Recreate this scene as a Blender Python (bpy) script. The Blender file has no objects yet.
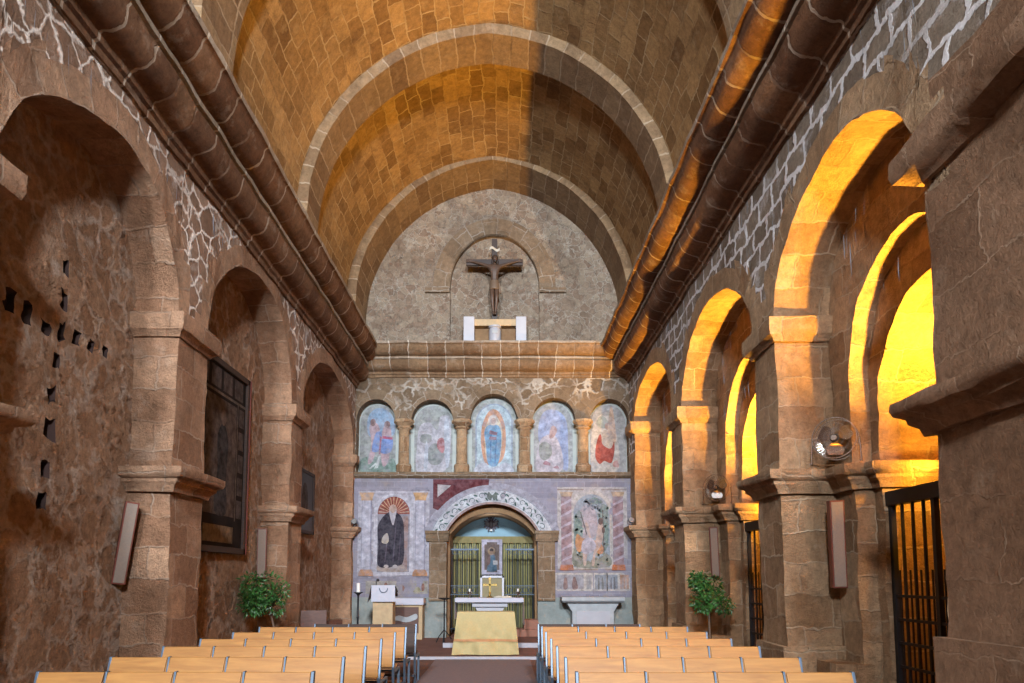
import bpy, bmesh, math, random
from mathutils import Vector, noise
random.seed(7)
C = bpy.context.scene.collection
PI = math.pi
XL, XR, YE, YR = -3.73, 3.2, 17.0, -8.0      # nave wall planes, end wall, rear wall
FZ = 0.0

# ------------------------------------------------------------------ materials
def new_mat(name):
    m = bpy.data.materials.new(name); m.use_nodes = True
    nt = m.node_tree; b = nt.nodes['Principled BSDF']
    return m, nt, b
def N(nt, t, **kw):
    n = nt.nodes.new(t)
    for k, v in kw.items():
        if k in n.inputs: n.inputs[k].default_value = v
        else: setattr(n, k, v)
    return n
def mixc(nt, a, b, fac, mode='MIX'):
    n = nt.nodes.new('ShaderNodeMix'); n.data_type = 'RGBA'; n.blend_type = mode
    for sock, v in ((0, fac), (6, a), (7, b)):
        if hasattr(v, 'is_linked') or hasattr(v, 'links'): nt.links.new(v, n.inputs[sock])
        else: n.inputs[sock].default_value = v if sock == 0 else (*v, 1)
    return n.outputs[2]
def ramp(nt, src, p0, p1, c0=(0, 0, 0), c1=(1, 1, 1)):
    r = nt.nodes.new('ShaderNodeValToRGB')
    r.color_ramp.elements[0].position = p0; r.color_ramp.elements[1].position = p1
    r.color_ramp.elements[0].color = (*c0, 1); r.color_ramp.elements[1].color = (*c1, 1)
    nt.links.new(src, r.inputs[0]); return r.outputs[0]
def plain(name, col, rough=.6, metal=0, var=.12, nscale=14, bump=.0, spec=.5):
    m, nt, b = new_mat(name)
    tc = N(nt, 'ShaderNodeTexCoord'); no = N(nt, 'ShaderNodeTexNoise', Scale=nscale, Detail=4.0)
    nt.links.new(tc.outputs['Object'], no.inputs['Vector'])
    dk = tuple(max(0, c*(1-var*2)) for c in col); lt = tuple(min(1, c*(1+var)) for c in col)
    nt.links.new(mixc(nt, dk, lt, no.outputs['Fac']), b.inputs['Base Color'])
    b.inputs['Roughness'].default_value = rough; b.inputs['Metallic'].default_value = metal
    b.inputs['Specular IOR Level'].default_value = spec
    if bump:
        bp = N(nt, 'ShaderNodeBump', Strength=bump, Distance=.01); nt.links.new(no.outputs['Fac'], bp.inputs['Height'])
        nt.links.new(bp.outputs[0], b.inputs['Normal'])
    return m
def stone(name, c1, c2, mort, bw=.6, bh=.33, ms=.012, blotch=.55, distort=.03, bump=.7, kind='brick',
          smear=.25, pit=.6, smearcol=None, vs=4.0, vedge=.07, offset=.5, dark=(.10,.055,.03), darkamt=.35, mamt=1.0, gate_=(.36, .58)):
    m, nt, b = new_mat(name)
    L = nt.links.new
    tc = N(nt, 'ShaderNodeTexCoord'); uv = tc.outputs['UV']; ob = tc.outputs['Object']
    nd = N(nt, 'ShaderNodeTexNoise', Scale=2.6, Detail=3.0); L(ob, nd.inputs['Vector'])
    sb = N(nt, 'ShaderNodeVectorMath', operation='SUBTRACT'); L(nd.outputs['Color'], sb.inputs[0]); sb.inputs[1].default_value = (.5,.5,.5)
    sc = N(nt, 'ShaderNodeVectorMath', operation='SCALE'); L(sb.outputs[0], sc.inputs[0]); sc.inputs['Scale'].default_value = distort*4
    nf = N(nt, 'ShaderNodeTexNoise', Scale=14.0, Detail=3.0); L(ob, nf.inputs['Vector'])
    sb2 = N(nt, 'ShaderNodeVectorMath', operation='SUBTRACT'); L(nf.outputs['Color'], sb2.inputs[0]); sb2.inputs[1].default_value = (.5,.5,.5)
    sc2 = N(nt, 'ShaderNodeVectorMath', operation='SCALE'); L(sb2.outputs[0], sc2.inputs[0]); sc2.inputs['Scale'].default_value = distort*1.2
    ad = N(nt, 'ShaderNodeVectorMath', operation='ADD'); L(uv, ad.inputs[0]); L(sc.outputs[0], ad.inputs[1])
    ad2 = N(nt, 'ShaderNodeVectorMath', operation='ADD'); L(ad.outputs[0], ad2.inputs[0]); L(sc2.outputs[0], ad2.inputs[1])
    if kind == 'brick':
        br = N(nt, 'ShaderNodeTexBrick'); L(ad2.outputs[0], br.inputs['Vector'])
        br.inputs['Scale'].default_value = 1; br.inputs['Brick Width'].default_value = bw; br.inputs['Row Height'].default_value = bh
        br.inputs['Mortar Size'].default_value = ms; br.inputs['Mortar Smooth'].default_value = .35; br.offset = offset
        br.inputs['Color1'].default_value = (*c1,1); br.inputs['Color2'].default_value = (*c2,1); br.inputs['Bias'].default_value = 0
        br.inputs['Mortar'].default_value = (*[(a+d)/2 for a, d in zip(c1, c2)],1)
        col, mf = br.outputs['Color'], br.outputs['Fac']
    elif kind == 'rubble':
        vo = N(nt, 'ShaderNodeTexVoronoi', feature='DISTANCE_TO_EDGE', Scale=vs); L(ad2.outputs[0], vo.inputs['Vector'])
        vc = N(nt, 'ShaderNodeTexVoronoi', feature='F1', Scale=vs); L(ad2.outputs[0], vc.inputs['Vector'])
        bwn = N(nt, 'ShaderNodeSeparateColor'); L(vc.outputs['Color'], bwn.inputs[0])
        col = mixc(nt, c1, c2, bwn.outputs[0])
        mf = ramp(nt, vo.outputs['Distance'], vedge*.3, vedge, (1,1,1), (0,0,0))
    else:
        n1 = N(nt, 'ShaderNodeTexNoise', Scale=1.7, Detail=6.0, Roughness=.65); L(ob, n1.inputs['Vector'])
        col = mixc(nt, c1, c2, ramp(nt, n1.outputs['Fac'], .35, .65)); mf = None
    # blotches that belong to the stone
    n2 = N(nt, 'ShaderNodeTexNoise', Scale=.9, Detail=6.0, Roughness=.6); L(ob, n2.inputs['Vector'])
    col = mixc(nt, col, dark, mixf(nt, ramp(nt, n2.outputs['Fac'], .48, .72), darkamt))
    n3 = N(nt, 'ShaderNodeTexNoise', Scale=9.5, Detail=10.0, Roughness=.8); L(ob, n3.inputs['Vector'])
    col = mixc(nt, col, ramp(nt, n3.outputs['Fac'], .3, .7, (1-blotch,)*3, (1,1,1)), 1.0, 'MULTIPLY')
    if smear:
        n4 = N(nt, 'ShaderNodeTexNoise', Scale=3.2, Detail=7.0, Roughness=.7); L(ob, n4.inputs['Vector'])
        col = mixc(nt, col, smearcol or mort, mixf(nt, ramp(nt, n4.outputs['Fac'], .56, .66), smear))
    if mf is not None:
        n5 = N(nt, 'ShaderNodeTexNoise', Scale=1.3, Detail=4.0); L(ob, n5.inputs['Vector'])
        mm = N(nt, 'ShaderNodeMath', operation='MULTIPLY'); L(mf, mm.inputs[0]); L(ramp(nt, n5.outputs['Fac'], *gate_), mm.inputs[1])
        col = mixc(nt, col, mort, mixf(nt, mm.outputs[0], mamt))
    L(col, b.inputs['Base Color']); b.inputs['Roughness'].default_value = .93; b.inputs['Specular IOR Level'].default_value = .2
    # relief
    h = N(nt, 'ShaderNodeMath', operation='MULTIPLY'); L(n3.outputs['Fac'], h.inputs[0]); h.inputs[1].default_value = .9
    cur = h.outputs[0]
    vp = N(nt, 'ShaderNodeTexNoise', Scale=38.0, Detail=4.0, Roughness=.7); L(ob, vp.inputs['Vector'])
    pm = N(nt, 'ShaderNodeMath', operation='MULTIPLY_ADD'); L(vp.outputs['Fac'], pm.inputs[0]); pm.inputs[1].default_value = pit*.6; L(cur, pm.inputs[2]); cur = pm.outputs[0]
    if mf is not None:
        s = N(nt, 'ShaderNodeMath', operation='MULTIPLY_ADD'); L(mf, s.inputs[0]); s.inputs[1].default_value = -.55; L(cur, s.inputs[2]); cur = s.outputs[0]
    bp = N(nt, 'ShaderNodeBump', Strength=bump, Distance=.085); L(cur, bp.inputs['Height']); L(bp.outputs[0], b.inputs['Normal'])
    return m
def mixf(nt, sock, k):
    n = N(nt, 'ShaderNodeMath', operation='MULTIPLY'); nt.links.new(sock, n.inputs[0]); n.inputs[1].default_value = k
    return n.outputs[0]

OC1, OC2 = (.56,.37,.23), (.40,.25,.15)
M = {}
M['ashlar'] = stone('ashlar_stone', (.80,.54,.32), (.46,.27,.14), (.66,.53,.38), .62, .36, .012, smear=.3, blotch=.58, distort=.04, mamt=.6, bump=1.0, darkamt=.35)
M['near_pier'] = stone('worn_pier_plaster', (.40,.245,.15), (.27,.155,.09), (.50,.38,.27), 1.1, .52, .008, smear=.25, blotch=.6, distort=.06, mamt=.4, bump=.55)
M['ashlar_left'] = stone('red_ashlar_stone', (.80,.485,.30), (.46,.235,.13), (.60,.46,.35), .62, .36, .012, smear=.3, blotch=.58, distort=.04, mamt=.6, bump=1.0, darkamt=.35)
M['rubble_left'] = stone('rubble_mauve', (.50,.32,.22), (.31,.185,.12), (.80,.70,.62), kind='rubble', vs=3.6, vedge=.08, gate_=(.28, .46), distort=.05, smear=.35, blotch=.5)
M['rubble_right'] = stone('rubble_grey', (.42,.345,.265), (.26,.205,.155), (.82,.82,.84), bw=.42, bh=.27, ms=.032, distort=.06, smear=.35, blotch=.6, mamt=.9, gate_=(.25, .45))
M['plaster_left'] = stone('rough_plaster', (.78,.47,.29), (.52,.28,.155), (.76,.64,.54), kind='rubble', vs=3.1, vedge=.12, distort=.1, mamt=.4, smear=.55, bump=1.0, pit=1.4, blotch=.66, dark=(.26,.12,.06), darkamt=.35)
M['vault'] = stone('vault_stone', (.60,.38,.17), (.31,.175,.07), (.62,.48,.28), .46, .27, .016, smear=.2, mamt=.5, blotch=.6, distort=.035, dark=(.14,.08,.045), darkamt=.5)
M['rib'] = stone('rib_stone', (.40,.27,.15), (.25,.155,.085), (.46,.36,.25), .9, .34, .018, smear=.25, offset=0, mamt=.6, blotch=.6)
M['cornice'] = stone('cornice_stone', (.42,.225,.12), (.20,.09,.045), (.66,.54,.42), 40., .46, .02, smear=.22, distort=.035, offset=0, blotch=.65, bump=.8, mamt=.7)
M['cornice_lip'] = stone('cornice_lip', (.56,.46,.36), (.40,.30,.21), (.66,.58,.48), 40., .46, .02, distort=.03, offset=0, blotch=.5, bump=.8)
M['lunette'] = stone('lunette_stone', (.42,.34,.25), (.30,.215,.155), (.48,.43,.36), kind='rubble', vs=5.5, vedge=.07, distort=.08, smear=.45, mamt=.6, blotch=.6)
M['end_rubble'] = stone('end_wall_stone', (.34,.25,.165), (.21,.145,.09), (.52,.48,.42), kind='rubble', vs=3.4, vedge=.11, distort=.07, smear=.3, mamt=.8, blotch=.55)
M['end_ashlar'] = stone('end_wall_ashlar', (.34,.245,.16), (.23,.16,.10), (.42,.37,.31), .4, .34, .014, smear=.3, mamt=.7, blotch=.55)
M['end_plaster'] = stone('painted_plaster', (.26,.255,.315), (.205,.20,.255), (.33,.32,.37), .34, .14, .006, distort=.008, smear=.45, bump=.2, blotch=.3, smearcol=(.28,.235,.18), dark=(.20,.155,.115), darkamt=.45, mamt=.6)
M['lime'] = stone('lime_dado', (.30,.34,.33), (.21,.24,.23), (.34,.36,.34), kind='plaster', smear=.4, bump=.35, blotch=.25, dark=(.38,.34,.26), darkamt=.5, smearcol=(.44,.33,.22))
M['niche_plaster'] = plain('niche_plaster', (.36,.40,.38), .95, var=.12, nscale=6, bump=.2)
M['soffit'] = stone('apse_soffit', (.30,.19,.10), (.22,.13,.07), (.5,.4,.3), kind='plaster', smear=.1, bump=.3, blotch=.3)
M['floor'] = stone('floor_tiles', (.17,.085,.06), (.13,.065,.05), (.09,.06,.05), .33, .33, .008, distort=.003, smear=.1, bump=.15, blotch=.3, offset=0)
M['step'] = plain('step_marble', (.36,.36,.40), .5, var=.1)
M['pinkfloor'] = stone('altar_floor', (.22,.11,.085), (.17,.085,.07), (.12,.07,.06), .4, .4, .008, distort=.003, smear=.1, bump=.15, blotch=.3, offset=0)
M['carpet'] = plain('aisle_carpet', (.17,.12,.12), .97, var=.25, nscale=45, bump=.4)

def wood(name, c1, c2, rough=.45, axis='X', scale=2.5):
    m, nt, b = new_mat(name); L = nt.links.new
    tc = N(nt, 'ShaderNodeTexCoord'); mp = N(nt, 'ShaderNodeMapping')
    mp.inputs['Scale'].default_value = {'X': (1,9,9), 'Y': (9,1,9), 'Z': (9,9,1)}[axis]
    oi = N(nt, 'ShaderNodeObjectInfo')
    L(tc.outputs['Object'], mp.inputs['Vector'])
    L(oi.outputs['Random'], mp.inputs['Location'])
    no = N(nt, 'ShaderNodeTexNoise', Scale=scale, Detail=6.0, Roughness=.6, Distortion=.8); L(mp.outputs[0], no.inputs['Vector'])
    L(mixc(nt, c1, c2, ramp(nt, no.outputs['Fac'], .3, .7)), b.inputs['Base Color']); b.inputs['Roughness'].default_value = rough
    bp = N(nt, 'ShaderNodeBump', Strength=.12, Distance=.004); L(no.outputs['Fac'], bp.inputs['Height']); L(bp.outputs[0], b.inputs['Normal'])
    return m
M['honey'] = wood('honey_plywood', (.27,.11,.020), (.40,.185,.040), .55)
M['honey_dark'] = wood('seat_plywood', (.24,.10,.035), (.36,.18,.07), .4)
M['dark_wood'] = wood('dark_wood', (.022,.011,.008), (.05,.025,.016), .7)
M['cross_wood'] = wood('cross_wood', (.018,.010,.008), (.04,.022,.015), .5)
M['board_wood'] = wood('brown_board', (.07,.03,.02), (.11,.05,.035), .55)
M['steel'] = plain('painted_steel', (.10,.14,.19), .45, .5, .08)
M['iron'] = plain('wrought_iron', (.022,.022,.026), .5, .5, .2)
M['rail_iron'] = plain('blue_iron', (.05,.07,.10), .45, .6, .2)
M['chrome'] = plain('chrome', (.62,.60,.58), .18, 1, .05)
M['black'] = plain('black_plastic', (.015,.015,.018), .4, 0, .1)
M['white_cloth'] = plain('white_linen', (.46,.47,.54), .85, 0, .06, 9, .15)
M['yellow_cloth'] = plain('yellow_damask', (.42,.34,.16), .75, 0, .08, 30, .2)
M['orange_trim'] = plain('orange_ribbon', (.42,.21,.09), .7)
M['marble'] = plain('pale_marble', (.36,.37,.41), .45, 0, .1, 5)
M['grey_marble'] = plain('grey_marble', (.33,.36,.38), .55, 0, .2, 6, .2)
M['gold'] = plain('polished_brass', (.85,.62,.22), .22, 1, .05)
M['white_wax'] = plain('candle_wax', (.75,.74,.70), .5)
M['tan_stone'] = plain('tan_stone', (.46,.34,.20), .85, 0, .15, 12, .3)
M['speaker_cloth'] = plain('beige_speaker_cloth', (.24,.19,.155), .9, 0, .1, 60, .2)
M['speaker_wood'] = plain('red_brown_cabinet', (.15,.035,.02), .45)
M['leaf'] = plain('leaf_green', (.035,.13,.022), .45, 0, .5, 3)
M['bark'] = plain('bark', (.13,.08,.05), .9, 0, .3, 30, .4)
M['pot_grey'] = plain('grey_pot', (.42,.38,.35), .7)
M['soil'] = plain('soil', (.03,.02,.012), .95, 0, .3, 40, .5)
M['corpus'] = plain('carved_wood_skin', (.075,.042,.026), .5, 0, .25, 20)
M['loin'] = plain('loincloth_paint', (.12,.08,.05), .6)
M['hair'] = plain('dark_hair', (.02,.012,.01), .6)
M['paper'] = plain('old_parchment', (.5,.46,.38), .8)
M['tymp'] = plain('sky_blue_plaster', (.22,.36,.44), .9, 0, .08, 5)
M['pewter'] = plain('pewter', (.42,.42,.46), .5, .3, .1)
M['frame_white'] = plain('pale_frame', (.58,.57,.62), .5)
M['terracotta'] = plain('terracotta_floor', (.26,.12,.08), .8)
M['socket_inside'] = plain('socket_dark', (.05,.025,.02), .95, 0, .3, 12, .5)  # darker colour for the inner faces of the wall sockets

def curtain_mat():
    m, nt, b = new_mat('striped_curtain'); L = nt.links.new
    tc = N(nt, 'ShaderNodeTexCoord'); w = N(nt, 'ShaderNodeTexWave', Scale=5.2, Distortion=.3); w.bands_direction = 'X'
    L(tc.outputs['Object'], w.inputs['Vector'])
    L(ramp(nt, w.outputs['Fac'], .25, .6, (.08,.085,.05), (.27,.25,.10)), b.inputs['Base Color']); b.inputs['Roughness'].default_value = .8
    return m
M['curtain'] = curtain_mat()
PM = {}
def paint(col, var=.12):
    k = tuple(round(c*.60, 3) for c in col)
    if k not in PM:
        m, nt, b = new_mat('fresco_paint_%d' % len(PM)); L = nt.links.new
        tc = N(nt, 'ShaderNodeTexCoord')
        n1 = N(nt, 'ShaderNodeTexNoise', Scale=4.5, Detail=9.0, Roughness=.75); L(tc.outputs['Object'], n1.inputs['Vector'])
        n2 = N(nt, 'ShaderNodeTexNoise', Scale=8.0, Detail=6.0, Roughness=.65); L(tc.outputs['Object'], n2.inputs['Vector'])
        c = mixc(nt, tuple(x*.66 for x in k), tuple(min(1, x*1.25+.03) for x in k), ramp(nt, n2.outputs['Fac'], .35, .65))
        c = mixc(nt, c, (.235,.23,.265), mixf(nt, ramp(nt, n1.outputs['Fac'], .46, .62), .6 if sum(k) > .36 else .1))
        L(c, b.inputs['Base Color']); b.inputs['Roughness'].default_value = .95; b.inputs['Specular IOR Level'].default_value = .15
        PM[k] = m
    return PM[k]

# ------------------------------------------------------------------ mesh collector
class G:
    def __init__(s): s.v=[]; s.f=[]; s.m=[]; s.uv=[]
    def add(s, vs, fs, mi=0, uvs=None):
        o = len(s.v); s.v += [tuple(p) for p in vs]
        for k, f in enumerate(fs):
            s.f.append([i+o for i in f]); s.m.append(mi); s.uv.append(uvs[k] if uvs else None)
        return s
    def quad(s, a, b, c, d, mi=0, uv=None): return s.add([a,b,c,d], [(0,1,2,3)], mi, [uv] if uv else None)
    def box(s, x0, x1, y0, y1, z0, z1, mi=0):
        vs = [(x,y,z) for x in (x0,x1) for y in (y0,y1) for z in (z0,z1)]
        return s.add(vs, [(0,1,3,2),(4,6,7,5),(0,4,5,1),(2,3,7,6),(0,2,6,4),(1,5,7,3)], mi)
    def obox(s, c, ax, ay, az, mi=0):
        c, ax, ay, az = map(Vector, (c, ax, ay, az))
        vs = [c+i*ax+j*ay+k*az for i in (-1,1) for j in (-1,1) for k in (-1,1)]
        return s.add(vs, [(0,1,3,2),(4,6,7,5),(0,4,5,1),(2,3,7,6),(0,2,6,4),(1,5,7,3)], mi)
    def tube(s, pts, r, n=8, mi=0, closed=False):
        pts = [Vector(p) for p in pts]; rs = r if isinstance(r, (list, tuple)) else [r]*len(pts)
        vs = []; L = len(pts); pu = None
        for i, p in enumerate(pts):
            if closed: t = (pts[(i+1)%L]-pts[i-1]).normalized()
            else: t = (pts[min(i+1, L-1)]-pts[max(i-1, 0)]).normalized()
            if pu is None:
                a = Vector((0,0,1)) if abs(t.z) < .9 else Vector((1,0,0)); u = t.cross(a).normalized()
            else: u = (pu-t*pu.dot(t)).normalized()
            pu = u; w = t.cross(u)
            for k in range(n):
                q = 2*PI*k/n; vs.append(p+(u*math.cos(q)+w*math.sin(q))*rs[i])
        fs = []
        for i in range(L if closed else L-1):
            j = (i+1) % L
            for k in range(n): fs.append((i*n+k, i*n+(k+1)%n, j*n+(k+1)%n, j*n+k))
        if not closed: fs += [tuple(range(n-1,-1,-1)), tuple(range((L-1)*n, L*n))]
        return s.add(vs, fs, mi)
    def lathe(s, c, prof, n=20, mi=0, axis=2, sy=1):
        vs = []
        for (r, h) in prof:
            for k in range(n):
                q = 2*PI*k/n; a, b = r*math.cos(q), r*math.sin(q)*sy
                p = [(h,a,b),(a,h,b),(a,b,h)][axis]; vs.append((c[0]+p[0], c[1]+p[1], c[2]+p[2]))
        L = len(prof); fs = [(i*n+k, i*n+(k+1)%n, (i+1)*n+(k+1)%n, (i+1)*n+k) for i in range(L-1) for k in range(n)]
        fs += [tuple(range(n-1,-1,-1)), tuple(range((L-1)*n, L*n))]
        return s.add(vs, fs, mi)
    def ell(s, c, r, mi=0, n=14, m=9):
        prof = [(math.sin(PI*i/m) if 0 < i < m else .001, -math.cos(PI*i/m)) for i in range(m+1)]
        vs = []
        for (a, h) in prof:
            for k in range(n): vs.append((c[0]+r[0]*a*math.cos(2*PI*k/n), c[1]+r[1]*a*math.sin(2*PI*k/n), c[2]+r[2]*h))
        fs = [(i*n+k, i*n+(k+1)%n, (i+1)*n+(k+1)%n, (i+1)*n+k) for i in range(m) for k in range(n)]
        return s.add(vs, fs, mi)
    def prism(s, poly, a0, a1, axis=1, mi=0):
        """poly of 2D points, extruded along axis (1: poly in XZ, 0: poly in YZ, 2: poly in XY)"""
        def p(q, a): return [(a,q[0],q[1]),(q[0],a,q[1]),(q[0],q[1],a)][axis]
        n = len(poly); vs = [p(q, a0) for q in poly]+[p(q, a1) for q in poly]
        return s.add(vs, [tuple(range(n)), tuple(range(2*n-1, n-1, -1))]+[(i, (i+1)%n, n+(i+1)%n, n+i) for i in range(n)], mi)
    def build(s, name, mats, parent=None, smooth=None, bevel=0, jitter=0, weld=False):
        if not isinstance(mats, (list, tuple)): mats = [mats]
        me = bpy.data.meshes.new(name)
        vs = s.v
        if jitter:
            out = []
            for p in vs:
                q = Vector(p); d = noise.noise_vector(q*1.6)*jitter + noise.noise_vector(q*6.5)*jitter*.55
                out.append(tuple(q+d))
            vs = out
        me.from_pydata(vs, [], s.f)
        for m in mats: me.materials.append(m)
        ul = me.uv_layers.new(name='UVMap').data
        for p in me.polygons:
            p.material_index = s.m[p.index]
            cu = s.uv[p.index]
            if cu:
                for k, li in enumerate(p.loop_indices): ul[li].uv = cu[k]
            else:
                n = p.normal; a = max(range(3), key=lambda i: abs(n[i]))
                for li in p.loop_indices:
                    v = s.v[me.loops[li].vertex_index]
                    ul[li].uv = [(v[1], v[2]), (v[0], v[2]), (v[0], v[1])][a]
        if weld or smooth:
            bm = bmesh.new(); bm.from_mesh(me)
            bmesh.ops.remove_doubles(bm, verts=bm.verts, dist=.0006)
            bmesh.ops.recalc_face_normals(bm, faces=bm.faces)
            bm.to_mesh(me); bm.free()
        elif not any(s.uv):
            bm = bmesh.new(); bm.from_mesh(me); bmesh.ops.recalc_face_normals(bm, faces=bm.faces); bm.to_mesh(me); bm.free()
        if smooth:
            me.shade_smooth(); me.set_sharp_from_angle(angle=math.radians(smooth))
        o = bpy.data.objects.new(name, me); C.objects.link(o)
        if parent:
            o.parent = parent
            o.location = -Vector(parent.location)      # geometry is written in world coordinates
        if bevel:
            md = o.modifiers.new('edges', 'BEVEL'); md.width = bevel; md.segments = 2; md.limit_method = 'ANGLE'; md.angle_limit = math.radians(50)
        return o
def struct(o): o['kind'] = 'structure'; return o
def thing(name, loc, label, cat, group=None):
    o = bpy.data.objects.new(name, None); C.objects.link(o); o.location = loc; o.empty_display_size = .1
    return tag(o, label, cat, group)
def tag(o, label, cat, group=None):
    o['label'] = label; o['category'] = cat
    if group: o['group'] = group
    return o
def dup(root, loc, label, group=None):
    r = root.copy(); C.objects.link(r); r.location = loc; r['label'] = label
    if group: r['group'] = group
    for ch in list(root.children):
        c = ch.copy(); C.objects.link(c); c.parent = r
        for g in ch.children:
            d = g.copy(); C.objects.link(d); d.parent = c
    return r

# ------------------------------------------------------------------ walls with arched openings
class Arch:
    """opening from a to b, crown at c: springs sa, sb, crown height ap, bottom zb"""
    def __init__(s, a, b, c, sa, sb, ap, zb=0.0):
        s.a, s.b, s.c, s.sa, s.sb, s.ap, s.zb = a, b, c, sa, sb, ap, zb
        s.poly = [(x, s.top(x)) for x in s.samples()]
    def samples(s, n=22):
        out = []
        for i in range(n+1): out.append(s.c-(s.c-s.a)*math.cos(PI/2*i/n))
        for i in range(1, n+1): out.append(s.c+(s.b-s.c)*math.sin(PI/2*i/n))
        return out
    def top(s, x):
        if x <= s.c: t = (s.c-x)/(s.c-s.a); sp = s.sa
        else: t = (x-s.c)/(s.b-s.c); sp = s.sb
        t = min(1, max(0, t)); return sp+(s.ap-sp)*math.sqrt(max(0, 1-t*t))
    def path(s, step=.12):
        pts = []
        def seg(z0, z1, x):
            n = max(1, round(abs(z1-z0)/step)); return [(x, z0+(z1-z0)*i/n) for i in range(n)]
        return seg(s.zb, s.sa, s.a)+s.poly+seg(s.sb, s.zb, s.b)[1:]+[(s.b, s.zb)]
    def near(s, x, z):
        best = (9, 0); acc = 0
        for i in range(len(s.poly)-1):
            (x0, z0), (x1, z1) = s.poly[i], s.poly[i+1]; dx, dz = x1-x0, z1-z0; l2 = dx*dx+dz*dz; l = math.sqrt(l2)
            t = min(1, max(0, ((x-x0)*dx+(z-z0)*dz)/l2)); d = math.hypot(x-x0-dx*t, z-z0-dz*t)
            if d < best[0]: best = (d, acc+l*t)
            acc += l
        return best
class Lobed(Arch):
    def __init__(s, a, b, flat, lobes, zb):
        s.a, s.b, s.flat, s.lobes, s.zb = a, b, flat, lobes, zb; s.sa = s.sb = flat; s.c = a
        s.poly = [(x, s.top(x)) for x in s.samples()]
    def samples(s):
        xs = {s.a, s.b}
        for (cx, hw, sp, ap) in s.lobes:
            for i in range(21):
                x = cx-hw*math.cos(PI*i/20)
                if s.a <= x <= s.b: xs.add(round(x, 5))
        return sorted(xs)
    def top(s, x):
        for (cx, hw, sp, ap) in s.lobes:
            if abs(x-cx) < hw-1e-4: return max(s.flat, sp+(ap-sp)*math.sqrt(max(0, 1-((x-cx)/hw)**2)))
        return s.flat
def wall(g, P, s0, s1, z0, z1, ops, matf, step=.16, vous=None, vw=.42):
    ss = set()
    n = round((s1-s0)/step)
    for i in range(n+1): ss.add(round(s0+(s1-s0)*i/n, 5))
    for o in ops:
        xs = o.samples(); ss = {x for x in ss if not (o.a-.03 < x < o.b+.03)} | {round(x, 5) for x in xs if s0 <= x <= s1}
        if o.zb > 0 or True:
            pass
    ss = sorted(ss)
    for i in range(len(ss)-1):
        xa, xb = ss[i], ss[i+1]; xm = (xa+xb)/2
        if xb-xa < 1e-4: continue
        act = [o for o in ops if o.a-1e-6 <= xm <= o.b+1e-6]
        segs = []; lo = (z0, z0)
        for o in sorted(act, key=lambda o: o.zb):
            if o.zb > z0+1e-4: segs.append((lo, (o.zb, o.zb)))
            lo = (o.top(xa), o.top(xb))
        segs.append((lo, (z1, z1)))
        for (a0, b0), (a1, b1) in segs:
            k = max(1, round(((a1-a0)+(b1-b0))/2/step))
            for j in range(k):
                t0, t1 = j/k, (j+1)/k
                q = [(xa, a0+(a1-a0)*t0), (xb, b0+(b1-b0)*t0), (xb, b0+(b1-b0)*t1), (xa, a0+(a1-a0)*t1)]
                cx, cz = xm, sum(p[1] for p in q)/4
                mi = matf(cx, cz); uv = q
                if vous is not None:
                    for o in ops:
                        if o.a-vw < cx < o.b+vw and cz > min(o.sa, o.sb)-.05 and o in vous:
                            d, al = o.near(cx, cz)
                            if d < vw:
                                mi = vous[o]; uv = [tuple(o.near(*p)) for p in q]
                                uv = [(u+.3, w) for u, w in uv]
                g.quad(*[P(x, z, 0) for x, z in q], mi, uv)
def reveal(g, P, o, d0, d1, mi=0, n=4, sill=True):
    pts = o.path(); acc = 0
    for i in range(len(pts)-1):
        (x0, z0), (x1, z1) = pts[i], pts[i+1]; l = math.hypot(x1-x0, z1-z0)
        if l < 1e-5: continue
        for k in range(n):
            a, b = d0+(d1-d0)*k/n, d0+(d1-d0)*(k+1)/n
            g.quad(P(x0,z0,a), P(x1,z1,a), P(x1,z1,b), P(x0,z0,b), mi, [(a+.1,acc),(a+.1,acc+l),(b+.1,acc+l),(b+.1,acc)])
        acc += l
    if sill and o.zb > 0:
        g.quad(P(o.a,o.zb,d0), P(o.b,o.zb,d0), P(o.b,o.zb,d1), P(o.a,o.zb,d1), mi)
JT = .028
R1 = Arch(4.95, 7.80, 6.25, 4.56, 4.56, 5.74); R2 = Arch(8.50, 12.02, 10.4, 4.55, 4.55, 5.81); R3 = Arch(12.75, 16.40, 14.5, 4.7, 5.33, 6.08)
L1 = Arch(4.75, 7.62, 6.45, 4.55, 4.55, 5.85); L2 = Arch(8.42, 11.85, 10.3, 4.6, 4.6, 6.14); L3 = Arch(12.55, 16.82, 14.6, 4.65, 4.65, 6.06)
PR = lambda s, z, d: (XR+d, s, z)
PL = lambda s, z, d: (XL-d, s, z)
def side_mat(z_p):
    return lambda s, z: 0 if z < z_p else 1
# right arcade: nave face, then two narrower orders, then a deep embrasure
g = G()
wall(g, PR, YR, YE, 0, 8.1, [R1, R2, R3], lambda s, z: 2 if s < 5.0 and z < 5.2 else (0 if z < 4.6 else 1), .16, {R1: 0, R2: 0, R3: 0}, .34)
for o in (R1, R2, R3): reveal(g, PR, o, 0, .62, 0, 5)
def inner(o, da, dt, ds):
    return Arch(o.a+da, o.b-da, o.c, 4.56-ds, 4.56-ds, o.ap-dt)
for o in (R1, R2, R3):
    o2 = inner(o, .43, .80, .85); o3 = inner(o, .58, 1.30, 1.15)
    P2 = lambda s, z, d: (XR+.62+d, s, z); P3 = lambda s, z, d: (XR+.84+d, s, z)
    wall(g, P2, o.a-.15, o.b+.15, 0, 6.4, [o2], lambda s, z: 0, .2); reveal(g, P2, o2, 0, .22, 0, 2)
    wall(g, P3, o2.a-.15, o2.b+.15, 0, 5.6, [o3], lambda s, z: 0, .2); reveal(g, P3, o3, 0, 1.4, 0, 8)
    g.box(XR+2.2, XR+2.3, o3.a-.2, o3.b+.2, 0, 5.2)
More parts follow.
